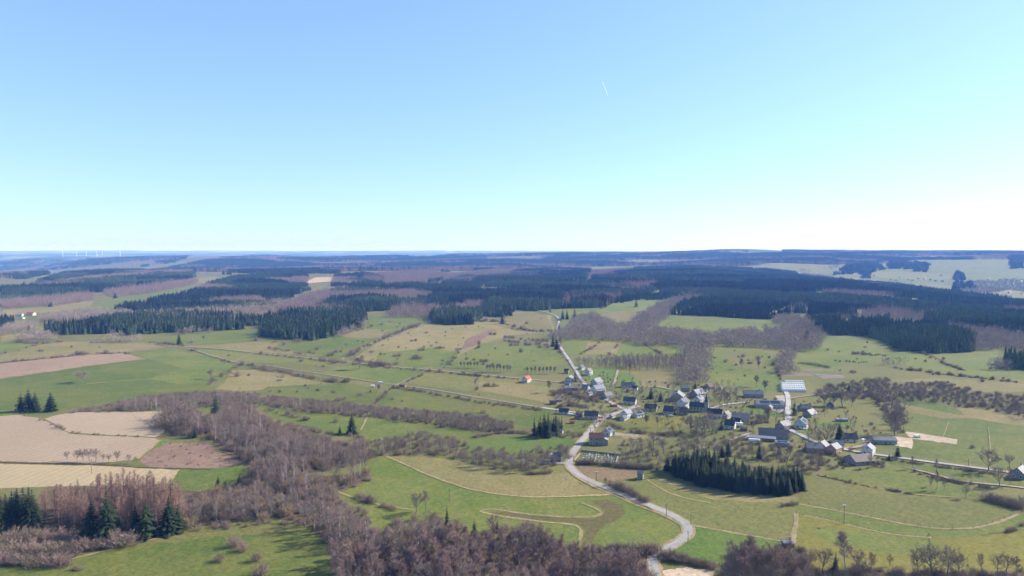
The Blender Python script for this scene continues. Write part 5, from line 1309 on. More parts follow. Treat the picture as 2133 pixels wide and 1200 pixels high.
HEDGES = [  # polyline in the view, px step, px height range, label, group
 ([(1270,1011),(1300,1024),(1347,1048)], 5, (10, 16), 'dark leafless shrub of the roadside hedge above the bend', 'roadside hedge above the bend'),
 ([(1265,1148),(1300,1150),(1340,1152)], 7, (15, 21), 'leafless shrub of the thicket beside the road bend', 'thicket beside the road bend'),
 ([(1335,1152),(1352,1155),(1368,1150)], 6, (20, 26), 'tall rounded shrub beside the road bend', 'tall shrubs at the road bend'),
 ([(1380,1160),(1410,1168),(1450,1176),(1490,1188)], 6, (14, 20), 'brown shrub beside the sandy patch at the bottom edge', 'shrubs by the sandy patch'),
 ([(746,1038),(770,1046),(782,1051)], 5, (12, 16), 'shrub of the short dark hedge on the curved meadow edge', 'short hedge on the meadow edge'),
 ([(798,1056),(812,1060),(826,1063)], 5, (8, 11), 'low shrub on the curved meadow edge', 'low shrubs on the meadow edge'),
 ([(1630,1055),(1648,1053),(1658,1050)], 6, (6, 9), 'low shrub at the corner where three meadows meet', 'shrubs where three meadows meet'),
 ([(1270,886),(1300,896),(1350,904),(1400,909)], 6, (6, 9), 'clipped leafless shrub of the hedge below the yellow lawn', 'hedge below the yellow lawn'),
 ([(1205,966),(1260,970),(1330,976),(1372,980)], 6, (9, 13), 'reddish leafless shrub of the hedge below the graveyard', 'hedge below the graveyard'),
 ([(820,807),(900,821),(1000,838),(1060,846),(1130,856)], 6, (4, 7), 'low shrub of the hedge beside the pale track', 'hedge beside the pale track'),
 ([(530,768),(580,775),(640,786),(690,796),(730,795)], 6, (6, 10), 'bushy shrub of the thick hedge along the middle lane', 'thick hedge along the middle lane'),
 ([(435,800),(460,786),(497,763)], 6, (6, 9), 'shrub of the hedge climbing beside the big green field', 'hedge beside the big green field'),
 ([(720,745),(745,730),(790,710),(840,690),(885,674)], 7, (5, 8), 'shrub beside the pale track up the central slope', 'shrubs beside the central track'),
 ([(770,760),(810,763)], 6, (9, 13), 'tall shrub of the row next to the rounded tree', 'row next to the rounded tree'),
 ([(1665,757),(1700,762),(1736,767)], 6, (5, 7), 'shrub of the hedge above the white tunnels', 'hedge above the white tunnels'),
 ([(1740,752),(1800,757)], 6, (3, 4), 'low shrub of the flat hedge in the east pasture', 'flat hedge in the east pasture'),
 ([(1778,738),(1806,740)], 5, (6, 9), 'dark shrub clump in the upper east pasture', 'dark clump in the upper east pasture'),
 ([(1812,740),(1846,741)], 6, (4, 6), 'low shrub beside the upper east track', 'low shrubs by the upper east track'),
 ([(1830,956),(1880,962),(1940,971),(2010,980),(2070,988)], 6, (4, 7), 'hedge shrub along the eastern lane', 'hedge along the eastern lane'),
 ([(1905,984),(1960,1000),(2030,1012),(2090,1018)], 7, (5, 8), 'hedge shrub along the lower eastern lane', 'hedge along the lower eastern lane'),
 ([(1730,948),(1770,962),(1800,966),(1850,968)], 6, (6, 9), 'garden hedge shrub in front of the broad-roofed barn', 'garden hedge before the broad barn'),
 ([(0,1140),(40,1130),(90,1128),(150,1140)], 7, (22, 30), 'brown tangled shrub of the scrub in the lower-left corner', 'scrub in the lower-left corner'),
 ([(0,1160),(50,1158),(110,1160),(160,1160)], 7, (22, 30), 'grey tangled shrub of the scrub beside the foreground meadow', 'scrub beside the foreground meadow'),
 ([(165,1148),(210,1142),(262,1136)], 7, (18, 24), 'grey shrub of the scrub below the spruce row', 'scrub below the spruce row'),
 ([(0,1175),(60,1176),(140,1178)], 8, (18, 26), 'low brown shrub along the foreground meadow', 'brown shrubs along the foreground meadow'),
 ([(240,1135),(262,1134),(276,1133)], 8, (20, 30), 'pale rounded shrub at the tip of the spruce row', 'pale shrubs at the spruce row'),
 ([(155,1187),(180,1188)], 8, (8, 11), 'flat dark shrub lying out on the foreground meadow', 'flat shrubs on the foreground meadow'),
 ([(1145,826),(1175,818),(1220,832),(1250,838)], 7, (7, 12), 'garden shrub in the rough ground west of the village street', 'rough-ground shrubs in the village'),
 ([(1160,850),(1200,846),(1225,850)], 6, (7, 10), 'shrub of the hedge behind the low white house', 'hedge behind the low white house'),
 ([(1100,988),(1145,986)], 6, (8, 11), 'flat dark shrub above the straw meadow', 'flat shrubs above the straw meadow'),
 ([(340,892),(360,878),(380,870),(398,884)], 6, (22, 34), 'tall shrub of the round copse in the ploughed corner', 'round copse in the ploughed corner'),
 ([(985,912),(1060,902),(1110,905)], 7, (6, 9), 'shrub of the hedge beside the bright green field', 'hedge beside the bright green field'),
]
for pl, st, hr, lab, grp in HEDGES:
    L = smooth_line(pl); d = np.concatenate([[0], np.cumsum(np.hypot(*np.diff(L, axis=0).T))])
    for t in np.arange(0, d[-1], st):
        if random.random() < .15: continue
        shrub_at(np.interp(t, d, L[:, 0]) + random.gauss(0, 1.2), np.interp(t, d, L[:, 1]) + random.gauss(0, .8), random.uniform(hr[0] * .75, hr[1]), lab, grp, .95)
SHR.sort(key=lambda t: t[0])
nl = len(SHR); keep = SHR[:295]; rest = SHR[295:]
for _, p, H, lab, grp, wd in keep: put_shrub(p, H, lab, grp, None, wd)
# the remaining shrubs, and the understorey of the near woods and hedge lines, as one mass
rp = [(p.x, p.y, H * wd, H) for _, p, H, _, _, wd in rest]
UNDER = [(NEAR[0][3], 4.5, (2, 4.5)), (NEAR[1][3], 5, (2, 4)), (NEAR[2][3], 5.5, (2, 4.5)), (NEAR[10][3], 4.0, (1.5, 3.5)), (NEAR[11][3], 4.2, (1.5, 3.5)), (NEAR[12][3], 5.5, (1.5, 3.5)), (NEAR[13][3], 6.5, (2, 4)), (NEAR[8][3], 7.5, (1.5, 3)), (NEAR[9][3], 5.5, (1.5, 3.5)), (NEAR[7][3], 4, (2, 4)),
  ([(1140,815),(1180,812),(1270,824),(1300,835),(1250,842),(1160,842)], 6, (1.2, 3)), ([(1500,1190),(1700,1186),(1900,1190),(2133,1188),(2133,1215),(1500,1215)], 3.4, (1.5, 4)),
  ([(1690,960),(1730,950),(1800,965),(1850,972),(1800,980),(1700,985)], 6, (1, 2.5)), ([(1100,910),(1180,900),(1215,906),(1200,915),(1110,916)], 5, (1.5, 3.5)), ([(1550,870),(1600,868),(1605,882),(1570,888)], 4, (1.5, 3)), ([(380,1105),(560,1086),(640,1090),(560,1096),(400,1110)], 4, (1.5, 3)),
  ([(400,900),(440,905),(470,940),(440,925),(410,918)], 6, (1, 2)), ([(315,972),(350,925),(430,924),(510,964),(440,975)], 9, (.6, 1.4))]
for pl, sp, hr in UNDER:
    for x, y, H in scatter(pl, sp, hr, tall=False): rp.append((x, y, H * 1.05, H))
THIN = [[(0,757),(120,745),(255,735)],[(310,713),(390,722)],[(540,738),(620,746),(700,755)],[(700,754),(800,766),(890,774),(1000,784),(1090,793)],[(960,668),(1060,671)],[(640,741),(600,732),(560,726)],[(560,716),(610,702),(660,690)],[(780,842),(800,824),(820,804)],[(925,766),(960,740),(1000,724)],[(1168,700),(1166,735),(1185,755)],[(600,882),(680,902),(760,914)],[(1618,770),(1630,800),(1640,812)],[(1600,742),(1615,770),(1628,800)],[(1850,766),(1900,772),(1960,778)],[(1232,656),(1275,629)],[(430,742),(480,757)],[(1210,738),(1240,722),(1256,708)],[(1270,740),(1298,706)],[(1340,716),(1385,742)],[(30,712),(90,716),(130,712)],[(0,738),(40,730),(90,716)],[(700,700),(760,685),(820,670)],[(1000,784),(990,800),(1000,830)],[(1920,735),(1965,758),(2012,774)],[(1930,776),(2010,785),(2120,797)],[(1700,990),(1800,1012),(1900,1030)],[(850,796),(885,779)],[(1040,672),(1100,690),(1150,690)],[(1060,712),(1140,720)]]
for pl in THIN:
    L = smooth_line(pl); d = np.concatenate([[0], np.cumsum(np.hypot(*np.diff(L, axis=0).T))])
    for t in np.arange(0, d[-1], 4.0):
        if random.random() < .55:
            p, H = hm(np.interp(t, d, L[:, 0]), np.interp(t, d, L[:, 1]) + random.gauss(0, .5), random.choice((2.5, 3, 4, 4, 5, 7))); rp.append((p.x, p.y, H * 1.2, H * 1.2))
for pl, sp in [([(700,662),(1150,662),(1165,790),(900,770),(700,750),(565,732)], 26), ([(400,728),(700,757),(680,800),(540,820),(440,815)], 26), ([(1480,725),(1620,740),(1625,805),(1480,790)], 24), ([(1650,740),(1850,705),(2100,735),(2120,790),(1760,785)], 32), ([(560,808),(790,816),(1130,856),(1060,876),(780,845)], 26), ([(0,715),(330,716),(300,745),(0,755)], 40), ([(1880,850),(2120,860),(2120,960),(1900,945)], 30)]:
    for x, y, H in scatter(pl, sp, (1.0, 3.2), tall=False):
        if random.random() < .4: rp.append((x, y, H, H))
nw = len(rp)
for x, y, H in scatter(NEAR[0][3], 11, (4, 6.5), tall=False): rp.append((x, y, H, H))
for x, y, H in scatter(VILLAGE, 10.5, (.8, 2.6), tall=False):
    if np.hypot(*(HXY - (x, y)).T).min() > 7.5: rp.append((x, y, H, H))
rp = np.array(rp); n = len(rp); print('shrubs', nl, 'mass', n)
mass('scrub', 'leafless scrub, hedge shrubs and woodland undergrowth', 'scrub', SHRUB, np.column_stack([rp[:, 0], rp[:, 1], hgt(rp[:, 0], rp[:, 1])]), RNG.uniform(0, 6.28, n), np.column_stack([rp[:, 2], rp[:, 2], rp[:, 3]]) * RNG.uniform(.85, 1.15, (n, 3)), np.where((np.arange(n) >= nw) & (RNG.random(n) < .5), 4, RNG.integers(0, 4, n)))
# ------------------------------------------------------------------ buildings
plain_mat('wall_white', (.50, .48, .45), .85, .08, .5)
plain_mat('wall_cream', (.38, .33, .25), .85, .10, .5)
plain_mat('wall_stone', (.22, .21, .205), .9, .25, 1.2)
plain_mat('wall_brown', (.24, .19, .15), .9, .25, 1.0)
plain_mat('wall_brick', (.36, .20, .13), .9, .2, 1.2)
plain_mat('wall_wood', (.20, .12, .07), .85, .25, 1.5)
plain_mat('wall_grey', (.30, .30, .30), .85, .15, .8)
roof_mat('roof_slate', (.055, .062, .078), .55)
roof_mat('roof_dark', (.040, .040, .046), .5)
roof_mat('roof_grey', (.120, .128, .142), .6)
roof_mat('roof_light', (.185, .195, .215), .65)
roof_mat('roof_brown', (.120, .090, .075), .6)
roof_mat('roof_tile', (.105, .055, .042), .7)
roof_mat('roof_red', (.32, .085, .055), .7)
roof_mat('roof_metal', (.13, .16, .21), .5)
plain_mat('glass', (.030, .036, .045), .12, .05, 1, 0, .6)
plain_mat('solar', (.018, .024, .045), .18, .05, 1, 0, .6)
plain_mat('door', (.16, .10, .06), .6, .15, 2)
plain_mat('brick_stack', (.28, .17, .13), .9, .15, 2)
plain_mat('white_paint', (.78, .78, .77), .5, .04, 1)
plain_mat('film', (.50, .49, .47), .85, .08, .6, spec=.1)
plain_mat('metal', (.42, .43, .44), .4, .1, 1, .6)
plain_mat('wood_pole', (.16, .13, .10), .85, .2, 2)
plain_mat('stone_grey', (.34, .33, .32), .7, .3, 1.5, rand=.5)
plain_mat('rubber', (.02, .02, .02), .8, .1, 1)
plain_mat('car_paint', (.55, .56, .57), .3, .03, 1, 0, .5, .4)
plain_mat('red_paint', (.35, .05, .04), .35, .05, 1, 0, .5)
plain_mat('blue_paint', (.10, .20, .42), .4, .08, 1)

def _unit_box():
    b = MB(); b.box((0, 0, 0), (1, 1, 1)); return b
WIN = _unit_box().mesh('window', M('glass')); FRM = None
def _frame():
    b = MB()
    for c, s in (((0, 0, .54), (1.16, .8, .10)), ((0, 0, -.54), (1.2, 1.1, .10)), ((-.55, 0, 0), (.10, .8, 1.0)), ((.55, 0, 0), (.10, .8, 1.0)), ((0, 0, 0), (.07, .8, 1.0))): b.box(c, s)
    return b.mesh('frame', M('white_paint'))
FRM = _frame()
DOORM = _unit_box().mesh('door', M('door')); PANEL = _unit_box().mesh('solar_panel', M('solar'))

def house(name, label, px, py, L, Wd, hw, pitch, yaw, wall, roof, cat='house', group=None, chim=1, win=True, solar=None, hip=0.0, at=None, floors=None, over=.4):
    """ridge along local x; origin on the ground under the middle"""
    L *= .87; Wd *= .87; hw *= .92
    p = at if at is not None else g1(px, py); yaw = math.radians(yaw)
    k_ = .83 if p[1] < 1200 else .9
    r = empty(name, (p[0], p[1], float(hgt(p[0], p[1]))), yaw, (k_,) * 3); tag(r, label, cat, group)
    a, b = L / 2, Wd / 2; hr = b * math.tan(math.radians(pitch)); f0 = -.6; hx = hip * b
    w = MB()
    if hip == 0:
        vs = [(-a, -b, f0), (a, -b, f0), (a, b, f0), (-a, b, f0), (-a, -b, hw), (a, -b, hw), (a, b, hw), (-a, b, hw), (-a, 0, hw + hr), (a, 0, hw + hr)]
        w.add(vs, [(0, 1, 5, 4), (2, 3, 7, 6), (1, 2, 6, 9, 5), (3, 0, 4, 8, 7)])
    else:
        w.box((0, 0, (hw + f0) / 2), (L, Wd, hw - f0))
    w.obj('wall', M(wall), r)
    rf = MB(); t = .18; s = hr / b
    if hip == 0:
        for sg in (-1, 1):
            e = b + over; ze = hw - over * s + .03
            q = [(-a - over * .7, 0, hw + hr + .03), (a + over * .7, 0, hw + hr + .03), (a + over * .7, sg * e, ze), (-a - over * .7, sg * e, ze)]
            q2 = [(x, y, z + t) for x, y, z in q]
            fs = [(0, 1, 2, 3), (7, 6, 5, 4), (1, 0, 4, 5), (2, 1, 5, 6), (3, 2, 6, 7), (0, 3, 7, 4)]
            rf.add(q + q2, fs if sg > 0 else [f[::-1] for f in fs])
    else:
        e = over; zb = hw + .02
        base = [(-a - e, -b - e, zb), (a + e, -b - e, zb), (a + e, b + e, zb), (-a - e, b + e, zb)]
        low = [(x, y, z - t) for x, y, z in base]
        rf.add(base + [(-a + hx, 0, hw + hr), (a - hx, 0, hw + hr)] + low, [(0, 1, 5, 4), (2, 3, 4, 5), (1, 2, 5), (3, 0, 4), (9, 8, 7, 6), (0, 6, 7, 1), (1, 7, 8, 2), (2, 8, 9, 3), (3, 9, 6, 0)])
    ro = rf.obj('roof', M(roof), r)
    for c in range(chim):
        cx = (-1 if c % 2 else 1) * a * .62; cb = MB(); cb.box((cx, .25, hw + hr + .25), (.75, .6, 1.5)); cb.box((cx, .25, hw + hr + 1.08), (.9, .75, .16)); cb.obj('chimney', M('brick_stack'), ro)
    if solar:
        sg = solar; ang = math.atan(s); ln = math.hypot(b, hr)
        for k in range(2):
            so = link_mesh('solar_panel', PANEL, ro, ((k - .5) * L * .38, sg * b * .48, hw + hr * .52 + .03 + t + .10), 0, (L * .34, ln * .62, .06)); so.rotation_euler = (-sg * ang, 0, 0)
    if win:
        fl = floors or (2 if hw > 4.2 else 1)
        def window(x, y, z, rz, ww=1.15, wh=1.3):
            o = link_mesh('window', WIN, r, (x, y, z), rz, (ww, .09, wh)); link_mesh('frame', FRM, o)
        n = max(2, int(L / 3.2))
        for f in range(fl):
            z = 1.55 + f * 2.6
            if z + .8 > hw: break
            for k in range(n):
                x = -a + (k + .5) * L / n
                if f == 0 and k == n // 2:
                    d = link_mesh('door', DOORM, r, (x, -b - .015, 1.0), 0, (1.05, .09, 2.1)); window(x, b + .015, z, 0); continue
                window(x, -b - .015, z, 0); window(x, b + .015, z, 0)
        if hip == 0:
            for sg in (-1, 1):
                for k in (-1, 1): window(sg * (a + .015), k * b * .42, 1.55, math.pi / 2)
                window(sg * (a + .015), 0, hw + hr * .28, math.pi / 2, 1.0, 1.1)
    return r

for nm, lab, px, py, L, Wd, hw, pi, yw, wa, ro, kw in HOUSES:
    house(nm, lab, px, py, L, Wd, hw, pi, yw, wa, ro, cat={'garage': 'garage', 'shed': 'shed', 'barn': 'barn', 'hut': 'hut', 'stable': 'stable', 'cottage': 'cottage'}.get(nm, 'house'), **kw)

# garden sheds and lean-tos between the houses
random.seed(21)
for k in range(18):
    h = HOUSES[5 + (k * 3) % 60]; a = random.uniform(0, 6.28); q = g1(h[2], h[3]); q = (q.x + 9.5 * math.cos(a), q.y + 9.5 * math.sin(a))
    if not (250 < q[1] < 760) or np.sort(np.hypot(*(HXY - q).T))[0] < 8: continue
    house('shed', 'small outbuilding tucked among the village houses', 0, 0, random.uniform(4.5, 7.5), random.uniform(3.5, 5), random.uniform(2.2, 2.8), random.uniform(14, 34), math.degrees(random.uniform(-.5, .9)), random.choice(['wall_wood', 'wall_stone', 'wall_white', 'wall_grey']), random.choice(['roof_grey', 'roof_dark', 'roof_light', 'roof_brown']), 'shed', 'small outbuildings of the village', chim=0, win=False, at=q)

# far hillside village
TOWN = [(1808,574),(1822,575),(1856,583),(1875,578),(1866,586),(1892,583),(1913,581),(1926,582),(1948,586),(1960,575),(1963,587),(2022,586),(2037,587),(2005,592),(2060,583),(2098,583),(2120,580),(2128,588),(2050,592),(2075,590),(2110,594),(2012,600),(2095,596),(2125,599),(2078,607),(2112,604),(2090,603),(2130,606),(2064,601),(2043,597),(2103,611),(2128,613),(1938,584),(1900,585),(2083,584),(2106,588)]
random.seed(3)
for x, y in TOWN:
    house('house', 'small pale-walled house in the far hillside village beyond the spruce ridge', x, y, random.uniform(10, 16), random.uniform(8, 11), random.uniform(3.5, 5.5), random.uniform(30, 42), random.uniform(-40, 60), random.choice(['wall_white', 'wall_white', 'wall_cream', 'wall_grey']), random.choice(['roof_grey', 'roof_slate', 'roof_light', 'roof_dark']), group='houses of the far hillside village', win=False)
for x, y, lab in ((2068, 598, 'slim pale tower in the far hillside village, left of two'), (2083, 600, 'slim pale tower in the far hillside village, right of two')):
    p = g1(x, y); r = empty('tower', p); b = MB(); b.tube([(0, 0, -.5), (0, 0, 15), (0, 0, 15.6)], [3, 3, 2.6], 12, True); b.obj('shaft', M('wall_white'), r)
    b = MB(); b.tube([(0, 0, 15.6), (0, 0, 16.4), (0, 0, 17.6)], [3.2, 3.0, .3], 12, True); b.obj('cap', M('roof_light'), r); tag(r, lab, 'tower')

def church():
    p = g1(1452, 855); r = empty('church', p, math.radians(-24), (.76,) * 3); tag(r, 'small village church with slate spire and cream nave', 'church')
    w = MB(); a, b, hw, hr = 7, 3.6, 4.6, 3.6
    w.add([(-a, -b, -.5), (a, -b, -.5), (a, b, -.5), (-a, b, -.5), (-a, -b, hw), (a, -b, hw), (a, b, hw), (-a, b, hw), (-a, 0, hw + hr), (a, 0, hw + hr)], [(0, 1, 5, 4), (2, 3, 7, 6), (1, 2, 6, 9, 5), (3, 0, 4, 8, 7)]); w.obj('nave', M('wall_cream'), r)
    f = MB()
    for sg in (-1, 1):
        q = [(-a - .3, 0, hw + hr + .05), (a + .3, 0, hw + hr + .05), (a + .3, sg * (b + .4), hw - .4), (-a - .3, sg * (b + .4), hw - .4)]; q2 = [(x, y, z + .2) for x, y, z in q]
        fs = [(0, 1, 2, 3), (7, 6, 5, 4), (1, 0, 4, 5), (2, 1, 5, 6), (3, 2, 6, 7), (0, 3, 7, 4)]; f.add(q + q2, fs if sg > 0 else [k[::-1] for k in fs])
    f.obj('roof', M('roof_slate'), r)
    t = MB(); t.box((a + 1.9, 0, 4.7), (4.2, 4.2, 10.4)); tw = t.obj('tower', M('wall_stone'), r)
    s = MB(); z = 9.95; e = 2.45; c = a + 1.9
    vs = [(c + e * x, e * y, z) for x, y in ((-1, -1), (1, -1), (1, 1), (-1, 1))] + [(c + 1.3 * x, 1.3 * y, z + 1.9) for x, y in ((-1, -1), (1, -1), (1, 1), (-1, 1))] + [(c, 0, z + 8.2)]
    s.add(vs, [(3, 2, 1, 0), (0, 1, 5, 4), (1, 2, 6, 5), (2, 3, 7, 6), (3, 0, 4, 7), (4, 5, 8), (5, 6, 8), (6, 7, 8), (7, 4, 8)]); s.obj('spire', M('roof_slate'), r)
    k = MB(); k.box((c, 0, z + 8.7), (.12, .12, 1.3)); k.box((c, 0, z + 8.9), (.7, .12, .12)); k.obj('cross', M('metal'), r)
    for i in range(4):
        for sg in (-1, 1): link_mesh('window', WIN, r, (-a + 2 + i * 3.2, sg * (b + .015), 2.6), 0, (.9, .09, 2.2))
    for y in (-2.12, 2.12): link_mesh('louvre', WIN, tw, (c, y, 8.2), 0, (1.0, .09, 1.6))
    for x in (-2.12, 2.12): link_mesh('louvre', WIN, tw, (c + x, 0, 8.2), math.pi / 2, (1.0, .09, 1.6))
church()

# ------------------------------------------------------------------ white growing tunnels
def tunnel(px, py, L, Wd, h, yaw, label, name='polytunnel', cat='greenhouse', group=None, hoops=10):
    p = g1(px, py); r = empty(name, p, math.radians(yaw)); tag(r, label, cat, group); n = 10
    sec = [(math.cos(math.pi * k / n) * Wd / 2, math.sin(math.pi * k / n) * h) for k in range(n + 1)]
    m = MB(); m.add([(-L / 2, y, z) for y, z in sec] + [(L / 2, y, z) for y, z in sec], [(k, k + n + 1, k + n + 2, k + 1) for k in range(n)]); m.obj('cover', M('film'), r)
    for sg in (-1, 1):
        e = MB(); e.add([(sg * L / 2, y * .99, z * .99) for y, z in sec] + [(sg * (L / 2 - .05), y * .99, z * .99) for y, z in sec], [tuple(range(n + 1)), tuple(range(2 * n + 1, n, -1))]); e.obj('end_wall', M('film'), r)
    hp = MB(); hp.tube([(0, y * 1.01, z * 1.015 + .02) for y, z in sec], [.09] * (n + 1), 4); hm_ = hp.mesh('hoop', M('stone_grey'))
    for k in range(hoops): link_mesh('hoop', hm_, r, (-L / 2 + (k + .5) * L / hoops, 0, 0))
    return r
for k, (x, y, lab) in enumerate([(1653,799,'white polytunnel at the back of the five, nearest the garden beds'),(1650,803,'white polytunnel second from the back of the five'),(1650.5,807,'middle white polytunnel of the five'),(1651,811,'white polytunnel second from the front of the five'),(1652,815.5,'white polytunnel at the front of the five, nearest the farm yard')]):
    tunnel(x, y, 17 if k == 0 else 20, 6.9, 3.2, -3, lab, group='white polytunnels by the farm yard')
tunnel(1727, 783, 26, 2.2, .9, -5, 'long silver row cover in the market garden', 'row_cover', 'row cover', hoops=12)

# ------------------------------------------------------------------ vehicles
def wheel_set(r, xs, yw, R=.33):
    tm = MB(); tm.tube([(0, -.11, 0), (0, .11, 0)], [R, R], 12, True); ty = tm.mesh('tyre', M('rubber'))
    rm = MB(); rm.tube([(0, -.12, 0), (0, .12, 0)], [R * .6, R * .6], 10, True); ri = rm.mesh('rim', M('metal'))
    for x in xs:
        for y in (-yw, yw): o = link_mesh('wheel', ty, r, (x, y, R)); link_mesh('rim', ri, o)
def car(px, py, yaw, label, mat='car_paint', van=False):
    p = g1(px, py); r = empty('van' if van else 'car', (p.x, p.y, p.z + .12), math.radians(yaw), (.8,) * 3); tag(r, label, 'van' if van else 'car')
    prof = [(-2.1, .35), (-2.15, .75), (-1.95, 1.0), (-1.5, 1.42), (.5, 1.45), (1.15, 1.0), (2.05, .82), (2.15, .4)] if not van else [(-2.5, .35), (-2.55, 1.9), (-2.4, 2.15), (1.2, 2.15), (1.9, 1.35), (2.5, 1.1), (2.55, .4)]
    n = len(prof); b = MB(); b.add([(x, -.86, z) for x, z in prof] + [(x, .86, z) for x, z in prof], [tuple(range(n)), tuple(range(2 * n - 1, n - 1, -1))] + [(k, k + n, (k + 1) % n + n, (k + 1) % n) for k in range(n)]); b.obj('body', M(mat), r)
    g = MB(); g.box((-.45 if not van else 1.35, 0, 1.2 if not van else 1.7), (1.7 if not van else .7, 1.76, .34)); g.obj('side_windows', M('glass'), r)
    for y in (-.6, .6): h = MB(); h.box((2.13 if not van else 2.52, y, .68 if not van else .85), (.08, .35, .16)); h.obj('headlight', M('white_paint'), r)
    wheel_set(r, (-1.3, 1.35), .80)
    return r
car(1672, 895, -20, 'white car parked before the white solar house', 'white_paint')
car(1799, 918, 30, 'white car on the yard of the dark-roofed house', 'white_paint')
car(1745, 943, -10, 'white car beside the brick-gabled house', 'white_paint')
car(1252, 872, 10, 'red car beside the long dark-roofed house at the fork', 'red_paint')
car(1247, 870, 10, 'silver car at the road fork', 'car_paint')
car(1398, 868, -15, 'silver car on the paved yard of the blue slate house', 'car_paint')
car(1910, 912, -4, 'white van parked at the riding arena', 'white_paint', True)
car(1189, 866, -8, 'white van beside the low white house', 'white_paint', True)
def trailer(px, py, yaw, label, L, mat, tank, name):
    p = g1(px, py); r = empty(name, (p.x, p.y, p.z + .1), math.radians(yaw), (.8,) * 3); tag(r, label, 'trailer'); b = MB()
    if tank: b.tube([(-L / 2 - .3, 0, 2.2), (-L / 2, 0, 2.2), (L / 2, 0, 2.2), (L / 2 + .3, 0, 2.2)], [.9, 1.35, 1.35, .9], 14, True)
    else: b.box((0, 0, 2.3), (L, 2.4, 2.5))
    b.obj('body', M(mat), r); c = MB(); c.box((0, 0, .85), (L * .95, 1.0, .25)); c.obj('chassis', M('metal'), r); wheel_set(r, (-L * .35, -L * .22, L * .35), 1.05, .48); return r
trailer(1571, 923, -16, 'long white tanker trailer in front of the low stable', 8, 'white_paint', True, 'tanker_trailer')
trailer(1538, 889, -14, 'blue and white lorry trailer beside the white farmhouse', 7.5, 'white_paint', False, 'lorry_trailer')
def caravan(px, py, label):
    p = g1(px, py); r = empty('caravan', (p.x, p.y, p.z + .1), .2, (.8,) * 3); tag(r, label, 'caravan'); b = MB()
    prof = [(-2.2, .5), (-2.3, 1.6), (-1.9, 2.5), (1.9, 2.5), (2.3, 1.5), (2.1, .5)]; n = len(prof)
    b.add([(x, -1.1, z) for x, z in prof] + [(x, 1.1, z) for x, z in prof], [tuple(range(n)), tuple(range(2 * n - 1, n - 1, -1))] + [(k, k + n, (k + 1) % n + n, (k + 1) % n) for k in range(n)]); b.obj('body', M('white_paint'), r)
    for x in (-1.1, .6): link_mesh('window', WIN, r, (x, -1.11, 1.7), 0, (1.1, .08, .7))
    wheel_set(r, (0,), 1.0)
caravan(776, 807, 'white caravan beside the pale track near the wooden shed'); caravan(792, 800, 'small pale caravan across the track from the white one')

# ------------------------------------------------------------------ graveyard
field('graveyard', 'olive', [(1207,945),(1218,937),(1290,943),(1287,966),(1204,962)])
hs = MB(); n = 8
hs.box((0, 0, .10), (1.0, .5, .2)); sec = [(-.4, 0), (.4, 0), (.4, .75)] + [(.4 * math.cos(math.pi * k / 6), .75 + .28 * math.sin(math.pi * k / 6)) for k in range(1, 6)] + [(-.4, .75)]
m_ = len(sec); hs.add([(x, -.09, z + .15) for x, z in sec] + [(x, .09, z + .15) for x, z in sec], [tuple(range(m_)), tuple(range(2 * m_ - 1, m_ - 1, -1))] + [(k, k + m_, (k + 1) % m_ + m_, (k + 1) % m_) for k in range(m_)])
HEAD = hs.mesh('headstone', M('stone_grey')); lb = MB(); lb.box((0, -1.1, .12), (.9, 1.9, .3)); LEDGER = lb.mesh('ledger', M('stone_grey'))
for rr in range(6):
    for c in range(11):
        if random.random() < .2: continue
        x = 1213 + c * 6.6 + random.uniform(-1.5, 1.5) + (5 - rr) * .4; y = 942 + rr * 3.7 + c * .35 + random.uniform(-.4, .4)
        p = g1(x, y); r = empty('gravestone', (p.x, p.y, p.z + .1), random.uniform(-.1, .1) - .1, (.85,) * 3); link_mesh('headstone', HEAD, r); link_mesh('ledger', LEDGER, r)
        tag(r, 'grey stone grave in the walled graveyard beside the road', 'grave', 'graves of the roadside graveyard')
def wall_line(pts, h, w, mat, label, name='stone_wall'):
    q = G(smooth_line(pts)); q = q[~np.isnan(q[:, 0])]; b = MB()
    for a, c in zip(q[:-1], q[1:]):
        d = np.hypot(*(c - a)[:2]); b.box(((a[0] + c[0]) / 2, (a[1] + c[1]) / 2, (a[2] + c[2]) / 2 + h / 2 - .1), (d * 1.04, w, h + .4), math.atan2(c[1] - a[1], c[0] - a[0]))
    o = b.obj(name, M(mat)); tag(o, label, 'wall' if 'wall' in name else 'hedge'); return o
wall_line([(1210,941),(1250,945),(1292,950)], 1.2, .5, 'wall_brown', 'dark stone wall along the back of the graveyard')
wall_line([(1196,960),(1208,946)], .7, .4, 'wall_brown', 'low stone wall between graveyard and road')
wall_line([(1196,962),(1240,967),(1283,968)], 0.7, .4, 'wall_brown', 'low stone wall along the front of the graveyard')
wall_line([(1282,967),(1287,953)], 1.1, .4, 'wall_stone', 'grey end wall of the graveyard')

# ------------------------------------------------------------------ poles, masts, turbines
def pole(px, py, hpx, label, top='arm'):
    p, Hm = hm(px, py, hpx); r = empty('utility_pole', p); tag(r, label, 'pole'); b = MB(); b.tube([(0, 0, -.5), (0, 0, Hm)], [.17, .11], 7, True); b.obj('post', M('wood_pole'), r)
    if top == 'arm':
        a = MB(); a.box((0, 0, Hm - .35), (1.5, .12, .12)); ar = a.obj('crossarm', M('wood_pole'), r)
        im = MB(); im.tube([(0, 0, 0), (0, 0, .22)], [.06, .05], 6, True); ins = im.mesh('insulator', M('white_paint'))
        for x in (-.65, 0, .65): link_mesh('insulator', ins, ar, (x, 0, Hm - .29))
    else:
        a = MB(); a.tube([(0, 0, Hm - .1), (0, 0, Hm + .25)], [.55, .75], 9, True); a.obj('transformer_head', M('metal'), r)
        a = MB(); a.box((0, 0, Hm - .5), (1.2, .1, .1)); a.obj('crossarm', M('wood_pole'), r)
